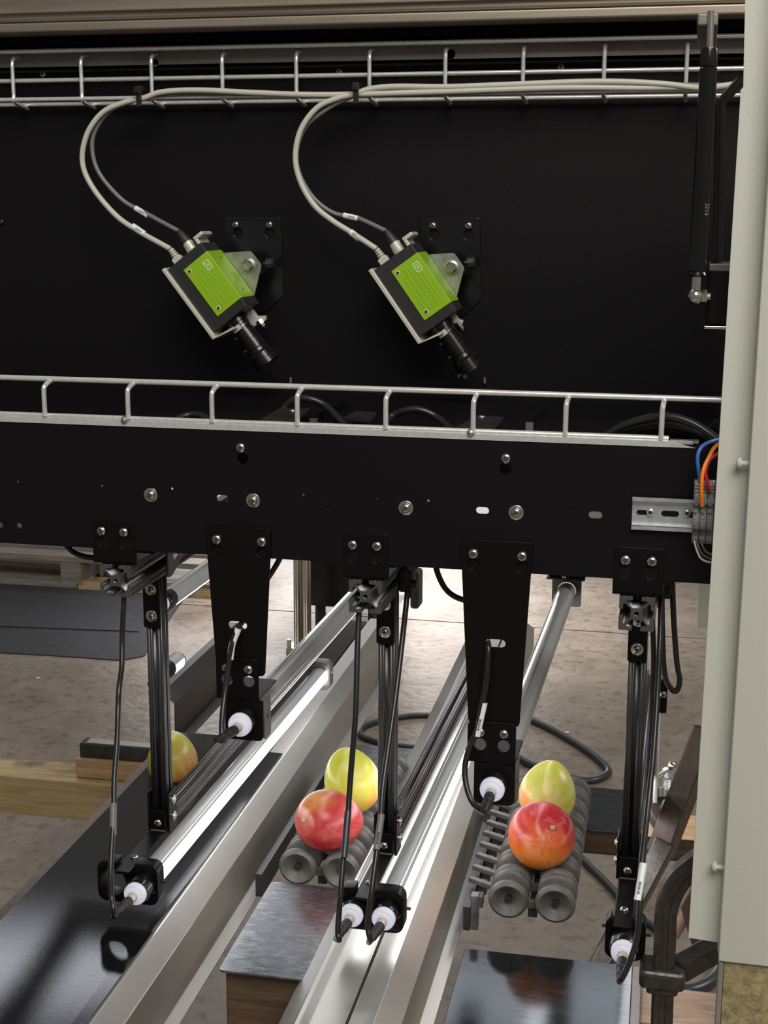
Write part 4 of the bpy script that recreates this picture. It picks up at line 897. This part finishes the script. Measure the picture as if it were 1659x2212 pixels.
# ================================================================= CONVEYOR
def strip(name, prof, y0, y1, m, parent, th=.002, bv=.0009):
    """a folded sheet running along the conveyor; prof = (x, z) polyline"""
    nrm = []
    n = len(prof)
    for i in range(n):
        a = Vector(prof[max(0, i-1)]); b = Vector(prof[min(n-1, i+1)]); d = (b-a).normalized(); nrm.append(Vector((-d.y, d.x)))
    low = [(p[0]-k.x*th, p[1]-k.y*th) for p, k in zip(prof, nrm)]
    poly = list(prof)+low[::-1]; N = len(poly)
    if sum((poly[i][0]*poly[(i+1) % N][1]-poly[(i+1) % N][0]*poly[i][1]) for i in range(N)) < 0: pass
    mb = MB(); vs = [(p[0], y, p[1]) for y in (y0, y1) for p in poly]
    fs = [(i, (i+1) % N, N+(i+1) % N, N+i) for i in range(N)]
    for k in range(n-1): fs += [(k, k+1, N-2-k, N-1-k), (N+N-1-k, N+N-2-k, N+k+1, N+k)]
    o = mb.add(vs, fs).obj(name, m, parent); bevel(o, bv, 2, 12); return o
zA = .69
def rightunit(c): return [(c+.0015, zA-.03), (c+.0018, zA), (c+.0275, zA), (c+.0517, zA-.018), (c+.0512, .601), (c+.067, .597)]
def leftunit(c): return [(c-.092, .640), (c-.064, .668), (c-.0605, .674), (c-.056, .674), (c-.038, zA), (c-.0018, zA), (c-.0015, zA-.03)]
cM, cLc, cFar = .018, -.2725, -.563
def rail(name, prof, y0, y1, label, mats, parent=None):
    t = empty('conveyor_rail', label, 'rail', rz=TH)
    return t, strip('rail_sheet', prof, y0, y1, mats, t)
rail('r', rightunit(cM), -.85, 1.40, 'right folded stainless rail of the middle pair', 'stainless')
rail('r', leftunit(cM), -.85, 1.38, 'left folded stainless rail of the middle pair', 'stainless')
rail('r', rightunit(cLc), -.95, 1.34, 'folded stainless rail right of the black cover', 'stainless')
rail('r', [(cLc-.0018-.05, zA-.02)]+[(cLc-.05, zA-.001), (cLc-.0018, zA-.001), (cLc-.0015, zA-.03)], .56, 1.32, 'flat black rail along far part beside the clear upper tube', 'black_cover')
rail('r', [(cFar+.010, zA-.02), (cFar+.0115, zA), (cFar+.0275, zA), (cFar+.0517, zA-.018), (cFar+.0512, .601), (cFar+.067, .597)], .80, 1.25, 'dark folded rail behind the left post', 'stainless_dark')
t = empty('conveyor_cover', 'wide glossy black cover sheet at the lower left', 'cover', rz=TH)
strip('cover_sheet', [(-.4375, zA-.012), (-.4355, zA+.0028), (-.262, zA+.0028), (-.2475, zA+.0026), ], -.95, .56, 'black_cover', t)
MB().box(-.4515, -.4385, -.95, .56, zA-.006, zA-.001).obj('lower_lip', 'brown_steel', t)
# rusty paint marks are skipped: plain sheet.  lane plates
def lplate(x0, x1, y0, y1, z, label, m, th=.003, rz=TH, rr_=.008, dz=0):
    o = link('lane_plate', flat(rrect(x0, x1, y0, y1, rr_), [], th, topside(z), .0007), m, None, False); o.rotation_euler = (0, 0, rz); return tag(o, label, 'plate')
a = Lc(P(575, 1902, Z=.646)); b = Lc(P(474, 2100, Z=.646)); c_ = Lc(P(720, 1925, Z=.646))
lplate(-.172, -.03, b.y+.004, a.y, .646, 'scratched grey steel plate in the lane in front of the red mango', 'scratched')
zP = .608
a = Lc(P(1000, 2050, Z=zP)); b = Lc(P(1370, 2085, Z=zP))
o = lplate(a.x+.002, b.x-.002, -.5, (a.y+b.y)/2, zP, 'large dark reflective plate at the bottom right', 'scratched_dark', rr_=.002)
tag(bevel(MB().box(b.x-.0018, b.x+.0095, -.5, (a.y+b.y)/2-.002, zP-.012, zP+.0015).obj('plate_edge', 'aluminium_dull'), .001), 'light galvanised edge strip beside the dark plate at bottom right', 'strip').rotation_euler = (0, 0, TH)
yn = Lc(P(1300, 1795, Z=.605)).y; yf = Lc(P(1300, 1702, Z=.605)).y
lplate(.11, Lc(P(1400, 1760, Z=.605)).x, yn, yf, .605, 'dark scratched plate behind the right grey rollers', 'scratched_dark', rr_=.003)
yf2 = Lc(P(800, 1610, Z=.605)).y
lplate(-.19, .0, yn+.01, yf2, .605, 'grey plate behind the yellow mango at the middle post', 'scratched', rr_=.003)
yf3 = Lc(P(430, 1584, Z=.66)).y
lplate(-.478, -.335, .565, yf3, .66, 'dark scratched plate behind the mango at the left post', 'scratched_dark', rr_=.003)

# rollers
def roller_mesh():
    pr = [(0, .0165), (-.001, .021), (.001, .0247), (.004, .0262), (.0065, .0265), (.0092, .0250), (.0104, .0215), (.0118, .0150), (.021, .0118), (.0302, .0150), (.0316, .0215), (.0328, .0250), (.0355, .0265), (.038, .0262), (.041, .0247), (.043, .021), (.042, .0165)]
    mb = MB(); mb.rev((0, 0, 0), (0, 1, 0), [(.012, .004), (.011, .0075), (.008, .0105), (.0035, .0165), (.0005, .0185)]+pr[1:-1]+[(.0415, .0185), (.034, .0105)], 36, True)
    return mb.mesh('roller')
RM = roller_mesh(); RM.materials.append(MATS['roller'])
for p in RM.polygons: p.use_smooth = True
RM.set_sharp_from_angle(angle=math.radians(50))
HM = MB().rev((0, -.001, 0), (0, 1, 0), [(0, .0022), (0, .0050), (.006, .0052), (.010, .0045), (.012, .0045)], 20).mesh('hub'); HM.materials.append(MATS['rubber'])
def roller(parent, x, y, z, rx=0, rz=0):
    o = bpy.data.objects.new('roller', RM); C.objects.link(o); o.parent = parent; o.location = (x, y, z); o.rotation_euler = (rx, random.uniform(0, 6), rz)
    h = bpy.data.objects.new('hub', HM); C.objects.link(h); h.parent = o
    h.location = (0, .004, 0)
    return o
def conveyor(xc, y0, n, label, z=.650, pads=True):
    t = empty('roller_conveyor', label, 'conveyor', rz=TH)
    pitch = .0475
    for i in range(n):
        for s in (-1, 1):
            roller(t, xc+s*.0305, y0+i*pitch, z+(.0 if s < 0 else .0))
    for s in (-1, 1):
        MB().cyl((xc+s*.0305, y0+.01, z), (xc+s*.0305, y0+n*pitch, z), .0035, 10).obj('axle', 'steel', t)
    for i in range(n):
        y = y0+i*pitch
        bevel(MB().box(xc-.02, xc+.02, y+.017, y+.025, z-.017, z-.006).obj('carrier', 'roller', t), .001)
    MB().box(xc-.006, xc+.006, y0+.02, y0+n*pitch, z-.03, z-.018).obj('chain', 'rubber', t)
    # slanting fingers from the left rail onto the rollers
    if pads:
        for i in range(n+1):
            y = y0+i*pitch*.78+.035
            bm_ = MB(); a0 = Vector((xc-.088, y+.022, z-.006)); a1 = Vector((xc-.012, y-.020, z-.004))
            d = (a1-a0).normalized(); w = Vector((-d.y, d.x, 0))*.0042; h = Vector((0, 0, .007))
            vs = [a0-w, a1-w, a1+w, a0+w]; vs = [v_ for v_ in vs]+[v_+h for v_ in vs]
            bevel(bm_.add(vs, [(0, 3, 2, 1), (4, 5, 6, 7), (0, 1, 5, 4), (1, 2, 6, 5), (2, 3, 7, 6), (3, 0, 4, 7)]).obj('finger', 'roller', t), .0012)
            bevel(MB().box(xc-.078, xc-.066, y-.012, y+.004, z-.026, z-.010).obj('stop', 'plastic_stop', t), .001)
        bevel(MB().box(xc-.078, xc-.068, y0-.008, y0+.005, z-.042, z+.006).obj('end_bracket', 'scratched', t), .001)
    MB().box(xc-.088, xc-.079, y0-.005, y0+n*pitch, z-.045, z-.012).obj('side_frame', 'body_black', t)
    return t
q = Lc(P(1098, 1945, Z=.650)); q2 = Lc(P(1198, 1957, Z=.650))
XR2 = (q.x+q2.x)/2; YR0 = (q.y+q2.y)/2
conveyor(XR2, YR0, 8, 'double row of grey spool rollers under the right two mangoes')
q = Lc(P(648, 1865, Z=.650)); q2 = Lc(P(738, 1878, Z=.650))
conveyor((q.x+q2.x)/2+.0, (q.y+q2.y)/2-.012, 8, 'double row of grey spool rollers under the red mango, middle lane', pads=False)

# ================================================================= MANGOES
mat_mango('mango_red', (0.5, 0.2, 0.045), (0.36, 0.014, 0.02), (0.43, 0.045, 0.035), (1, 0, 0), 3.1, 0.12, (0.68, 0.30, 0.24), 0.25)
mat_mango('mango_yellow', (0.52, 0.52, 0.04), (0.72, 0.33, 0.05), (0.62, 0.58, 0.09), (1, 0, 0), 8.3, -0.12, (0.68, 0.64, 0.3), 0.4)
mat_mango('mango_sunset', (0.70, 0.22, 0.012), (0.46, 0.016, 0.025), (0.62, 0.10, 0.02), (1, 0, 0), 1.7, 0.07, (0.75, 0.36, 0.3), 0.3)
mat_mango('mango_green', (0.5, 0.5, 0.05), (0.78, 0.33, 0.09), (0.62, 0.56, 0.12), (1, 0, 0), 5.9, -0.08, (0.74, 0.62, 0.36), 0.4)
mat_mango('mango_gold', (0.52, 0.52, 0.05), (0.56, 0.14, 0.04), (0.55, 0.40, 0.08), (1, 0, 0), 12.2, -0.08, (0.7, 0.6, 0.25), 0.35)
def mango(c, rx, ry, rz_, rot, m, label, stem=None, tip=0.12, blush=None):
    if blush is not None:
        w = rot.to_matrix().transposed() @ Vector(blush).normalized()
        for nd in MATS[m].node_tree.nodes:
            if nd.bl_idname == 'ShaderNodeVectorMath': nd.inputs[1].default_value = w
    bs = bmesh.new(); bmesh.ops.create_uvsphere(bs, u_segments=48, v_segments=32, radius=1.0)
    for v in bs.verts:
        x, y, z = v.co
        k = 1+0.10*z-0.05*z*z                       # fuller at the stem end
        bx = tip*max(0, -z)**2                       # beak bends sideways
        v.co = Vector(((x*k+bx)*rx, y*k*ry*(1-.03*x), z*rz_))
        if z > .9: v.co.z -= (z-.9)*.75*rz_        # dimple round the stem
    me = bpy.data.meshes.new('mango'); bs.to_mesh(me); bs.free()
    t = empty('mango', label, 'mango'); t.location = c; t.rotation_euler = rot
    link('skin', me, m, t, True, 180)
    if stem:
        MB().rev((0, 0, rz_*.915), (0, 0, 2), [(-.004, .0040), (.0015, .0036), (.003, .0026), (.0032, .0012)], 14).obj('stem_scar', 'wood_worn', t, True, 30)
    return t
def dist(u, v, d):
    dd = (u-829.5)/FPX*CRR-(v-1106)/FPX*CUU+CF; q_ = CC+d*dd; return Vector((float(q_[0]), float(q_[1]), float(q_[2])))
def face(dirv):   # rotation that points local +Z along dirv
    return Vector(dirv).to_track_quat('Z', 'Y').to_euler()
toc = lambda p: (Vector((float(CC[0]), float(CC[1]), float(CC[2])))-p).normalized()
RW = Vector((float(CRR[0]), float(CRR[1]), float(CRR[2]))); UW = Vector((float(CUU[0]), float(CUU[1]), float(CUU[2])))
c = dist(712, 1772, 1.925); mango(c, .0425, .0415, .050, face(toc(c)*.68-RW*.72+UW*.0), 'mango_red', 'red mango with a stem scar behind the middle hanging cable', True, blush=RW*.55-UW*.75+toc(c)*.3)
c = dist(760, 1686, 2.02); mango(c, .0395, .0405, .049, face(-toc(c)*.3+RW*.25-UW*.9), 'mango_yellow', 'yellow green mango standing behind the red mango', None, blush=-UW*.8+RW*.6)
c = dist(1168, 1806, 1.885); mango(c, .0448, .0448, .050, face(toc(c)*.86+RW*.33+UW*.22), 'mango_sunset', 'red and orange mango with its stem towards the front right', True, blush=UW*.95+RW*.3-toc(c)*.1)
c = dist(1182, 1712, 1.985); mango(c, .0400, .0400, .0455, face(-UW*.98+toc(c)*.1), 'mango_green', 'yellow green pointed mango standing behind the red and orange mango', None, blush=-RW*.8-UW*.6)
c = dist(372, 1640, 2.12); mango(c, .0375, .0385, .042, face(-UW*.9+RW*.2), 'mango_gold', 'yellow mango with orange cheek half hidden by the left post', None, blush=RW*.7-UW*.7)

# ================================================================= TIMBER, STEEL AND CLAMPS
def beam(p0, p1, w, h, name, m, label, cat, rz=TH, bv=.003):
    x0_, y0_, z0_ = p0; o = MB().box(x0_, p1, y0_, y0_+w, z0_-h, z0_).obj(name, m); o.rotation_euler = (0, 0, rz); tag(o, label, cat); return bevel(o, bv)
ym = Lc(P(230, 1640, Z=.575)).y
xs = Lc(P(150, 1625, Z=.603)).x
tb = empty('steel_tube', 'grey square steel tube lying across the wooden block at left', 'tube', rz=TH)
link('tube', flat(rrect(ym-.005, ym+.027, .5765, .603, .003), [rrect(ym-.002, ym+.024, .5795, .600, .002)], .45, lambda x, y, z: (xs+.45+z, x, y)), 'steel_tube', tb)
MB().box(xs+.01, xs+.44, ym+.0, ym+.022, .603, .6036).obj('worn_paint', 'stainless', tb)
xb0 = Lc(P(162, 1670, Z=.55)).x
beam((xb0, ym-.012, .5765), xb0+.45, .08, .036, 'timber_block', 'pine', 'clean pine block between the steel tube and the old beam', 'timber')
beam((-1.4, ym-.030, .5400), -.36, .085, .072, 'timber_beam', 'pine_old', 'old stained timber beam at left under the pine block', 'timber')
beam((-.46, ym-.005, .540), -.30, .08, .073, 'timber_block', 'wood_dark_shaded', 'dark timber behind the left end of the old beam', 'timber')
beam((.06, yn+.004, .6015), .62, .085, .038, 'timber_beam', 'wood_dark_shaded', 'brown timber beam under the plate behind the right rollers', 'timber')
xq = Lc(P(1400, 1780, Z=.603)).x
beam((xq, yn+.0, .6035), .60, .09, .0018, 'pine_strip', 'pine', 'pale pine strip on top of the beam beside the rusty steel tube', 'timber', bv=.0004)
# near beam
q = P(1400, 2142, Z=.585); yb2 = Lc(q).y-.085
beam((-.168, Lc(P(474, 2100, Z=.646)).y+.02, .6415), -.02, .085, .11, 'timber_beam', 'wood_dark_shaded', 'brown timber with painted shade under the grey plate at the bottom', 'timber')
beam((.20, yb2, .594), .66, .085, .085, 'timber_beam', 'wood_worn', 'pale worn timber beam at the bottom right behind the big clamp', 'timber')
# brown steel strut: an angle piece and a dark bar
def bar(a, b, w, h, name, m, label, cat, bv=.002, parent=None, roll=0):
    a = Vector(a); b = Vector(b); d = (b-a).normalized(); s_ = d.cross(Vector((0, 0, 1))).normalized(); n_ = s_.cross(d)
    if roll: s_, n_ = s_*math.cos(roll)+n_*math.sin(roll), n_*math.cos(roll)-s_*math.sin(roll)
    vs = [p+s_*sx*w/2+n_*sy*h/2 for p in (a, b) for sx, sy in ((-1, -1), (1, -1), (1, 1), (-1, 1))]
    o = MB().add(vs, [(0, 1, 2, 3), (7, 6, 5, 4), (0, 4, 5, 1), (1, 5, 6, 2), (2, 6, 7, 3), (3, 7, 4, 0)]).obj(name, m, parent)
    bevel(o, bv)
    return tag(o, label, cat) if label else o
tt = empty('steel_strut', 'rusty brown welded square steel strut slanting behind the cabinet', 'strut')
bar(P(1530, 1575, Y=.40), P(1425, 1845, Y=.36), .031, .031, 'upper_arm', 'brown_steel', None, None, parent=tt, roll=.5)
bar(P(1438, 1822, Y=.355), P(1290, 2100, Y=.25), .027, .027, 'lower_arm', 'iron', None, None, parent=tt, roll=.4)
bar(P(1440, 1800, Y=.37), P(1405, 1745, Y=.42), .018, .018, 'side_arm', 'brown_steel', None, None, parent=tt)
MB().cyl(P(1550, 1860, Y=.3), P(1455, 2020, Y=.3), .008, 16).obj('round_bar', 'wood_worn', tt, True)
tag(bevel(MB().add([P(u, v, Y=y) for y in (.26, .29) for u, v in ((1470, 1960), (1560, 1800), (1560, 2050), (1500, 2060))], [(0, 1, 2, 3), (7, 6, 5, 4), (0, 4, 5, 1), (1, 5, 6, 2), (2, 6, 7, 3), (3, 7, 4, 0)]).obj('rusty_plate', 'brown_steel'), .002), 'rusty brown plate behind the big clamp', 'plate')
# big clamp
t = empty('bar_clamp', 'large dark forged bar clamp at the lower right', 'clamp')
Yk = -.02
cl = [P(u, v, Y=Yk) for u, v in ((1590, 1838), (1545, 1845), (1500, 1868), (1462, 1905), (1440, 1960), (1437, 2020), (1433, 2110), (1428, 2260))]
pp = catmull(cl, 6); vs = []; fs = []
ww, hh = .0118, .012
for i, p in enumerate(pp):
    d = (pp[min(len(pp)-1, i+1)]-pp[max(0, i-1)]).normalized(); s_ = Vector((-d.z, 0, d.x))
    for sx, sy in ((-1, -.75), (-.75, -1), (-.3, -1), (-.25, -.86), (.25, -.86), (.3, -1), (.75, -1), (1, -.75), (1, .75), (.75, 1), (-.75, 1), (-1, .75)): vs.append(p+s_*sx*ww+Vector((0, sy*hh, 0)))
K = 12
for j in range(len(pp)-1):
    for i in range(K): k = (i+1) % K; fs.append((j*K+i, j*K+k, (j+1)*K+k, (j+1)*K+i))
fs += [tuple(range(K)), tuple((len(pp)-1)*K+i for i in range(K))[::-1]]
MB().add(vs, fs).obj('frame', 'iron', t, True, 30)
cq = P(1432, 2100, Y=Yk); 
bevel(MB().box(cq.x-.025, cq.x+.024, Yk-.021, Yk+.021, cq.z-.012, cq.z+.010).obj('slider', 'iron', t), .006, 3)
bevel(MB().box(cq.x-.017, cq.x+.017, Yk-.016, Yk+.016, cq.z-.020, cq.z-.010).obj('slider_foot', 'iron', t), .004, 3)
bar(P(1462, 2096, Y=Yk+.004), P(1580, 2030, Y=Yk+.06), .024, .024, 'sliding_arm', 'iron', None, None, .004, t)
e0, e1 = P(1490, 2060, Y=Yk+.01), P(1560, 2020, Y=Yk+.046)
# small clamp screw
t = empty('screw_clamp', 'small steel screw clamp with a bar handle beside the rusty strut', 'clamp')
s0 = P(1442, 1668, Y=.62); s1 = P(1438, 1752, Y=.60)
L_ = (s1-s0).length
pr = [(0, .0065)]
k = .004
while k < L_-.002: pr += [(k, .0065), (k+.001, .0056)]; k += .0022
MB().rev(s0, s1, pr, 16).obj('screw', 'zinc', t)
MB().rev(s0+Vector((0, 0, .008)), s1, [(0, .005), (.004, .009), (.014, .009), (.016, .0065)], 16).obj('screw_head', 'zinc', t, True)
MB().rev(s0+Vector((0, 0, -.026)), s1, [(0, .010), (.003, .014), (.016, .014), (.02, .010)], 16).obj('nut', 'iron', t, True, 30)
MB().cyl(P(1400, 1690, Y=.61), P(1450, 1657, Y=.61), .0035).obj('handle', 'steel', t, True)
o = MB().rev(P(1453, 1655, Y=.61)-Vector((.007, 0, 0)), P(1453, 1655, Y=.61)+Vector((1, 0, 0)), [(0, .003), (.003, .0065), (.008, .0075), (.012, .005), (.014, .001)], 16).obj('handle_ball', 'steel', t, True)
bar(P(1400, 1752, Y=.62), P(1436, 1708, Y=.62), .018, .016, 'clamp_body', 'iron', None, None, .003, t)
tag(MB().cyl(P(1424, 1500, Y=.5), P(1412, 1800, Y=.5), .003).obj('pale_rod', 'label', None, True), 'thin pale rod standing just behind the right post', 'rod')
bq = P(1432, 1500, Y=.45); t = empty('post_clip', 'small black clip with a screw behind the right post', 'clip')
bevel(MB().box(bq.x-.006, bq.x+.006, .45, .46, bq.z-.028, bq.z+.02).obj('plate', 'black_plate', t), .002); screw(t, (bq.x, .45, bq.z), .005)

# ================================================================= GROUPS
GROUPS = {'light_frame': 'slotted bar frames hanging from the front panel', 'tube_light': 'tube lamps over the fruit lanes', 'tapered_hanger': 'tapered hangers on the front panel',
          'mango': 'mangoes on the conveyor lanes', 'machine_camera': 'green cameras on the rear panel', 'camera_bracket': 'black camera plates on the rear panel', 'camera_cable': 'cables of the two cameras',
          'lamp_cable': 'cables hanging down to the tube lamps', 'black_lead': 'loose black leads under the panel', 'terminal_block': 'terminal blocks on the mounting rail', 'hookup_wire': 'wires of the terminal blocks',
          'tray_cable': 'black cables lying behind the lower tray', 'power_cable': 'dark cables on the floor', 'conveyor_rail': 'folded rails of the conveyor', 'roller_conveyor': 'spool roller conveyors',
          'lane_plate': 'steel plates in the lanes', 'cable_tray': 'wire cable trays', 'pallet': 'pallets beyond the mat', 'shelf_bracket': 'small brackets on the shelf', 'mirror_plate': 'tilted plates on the shelf',
          'angle_piece': 'thin angle pieces on the shelf', 'cable_tie': 'cable ties on the upper tray', 'tie_block': 'tie blocks under the bars', 'timber_beam': 'timber beams under the conveyor', 'timber_block': 'timber blocks at the left', 'paper_scrap': 'paper scraps on the floor'}
for o in bpy.data.objects:
    if o.parent is None and o.get('category') and o.name.split('.')[0] in GROUPS: o['group'] = GROUPS[o.name.split('.')[0]]
# ================================================================= stand every Empty at the base of its thing
bpy.context.view_layer.update()
for e in [o for o in bpy.data.objects if o.type == 'EMPTY' and o.parent is None and o.location.length < 1e-6]:
    pts = [c.matrix_world @ Vector(k) for c in e.children if c.type == 'MESH' for k in c.bound_box]
    if not pts: continue
    L = Vector(((min(p.x for p in pts)+max(p.x for p in pts))/2, (min(p.y for p in pts)+max(p.y for p in pts))/2, min(p.z for p in pts)))
    d = e.rotation_euler.to_matrix().transposed() @ L
    e.location = L
    for c in e.children: c.location = c.location-d
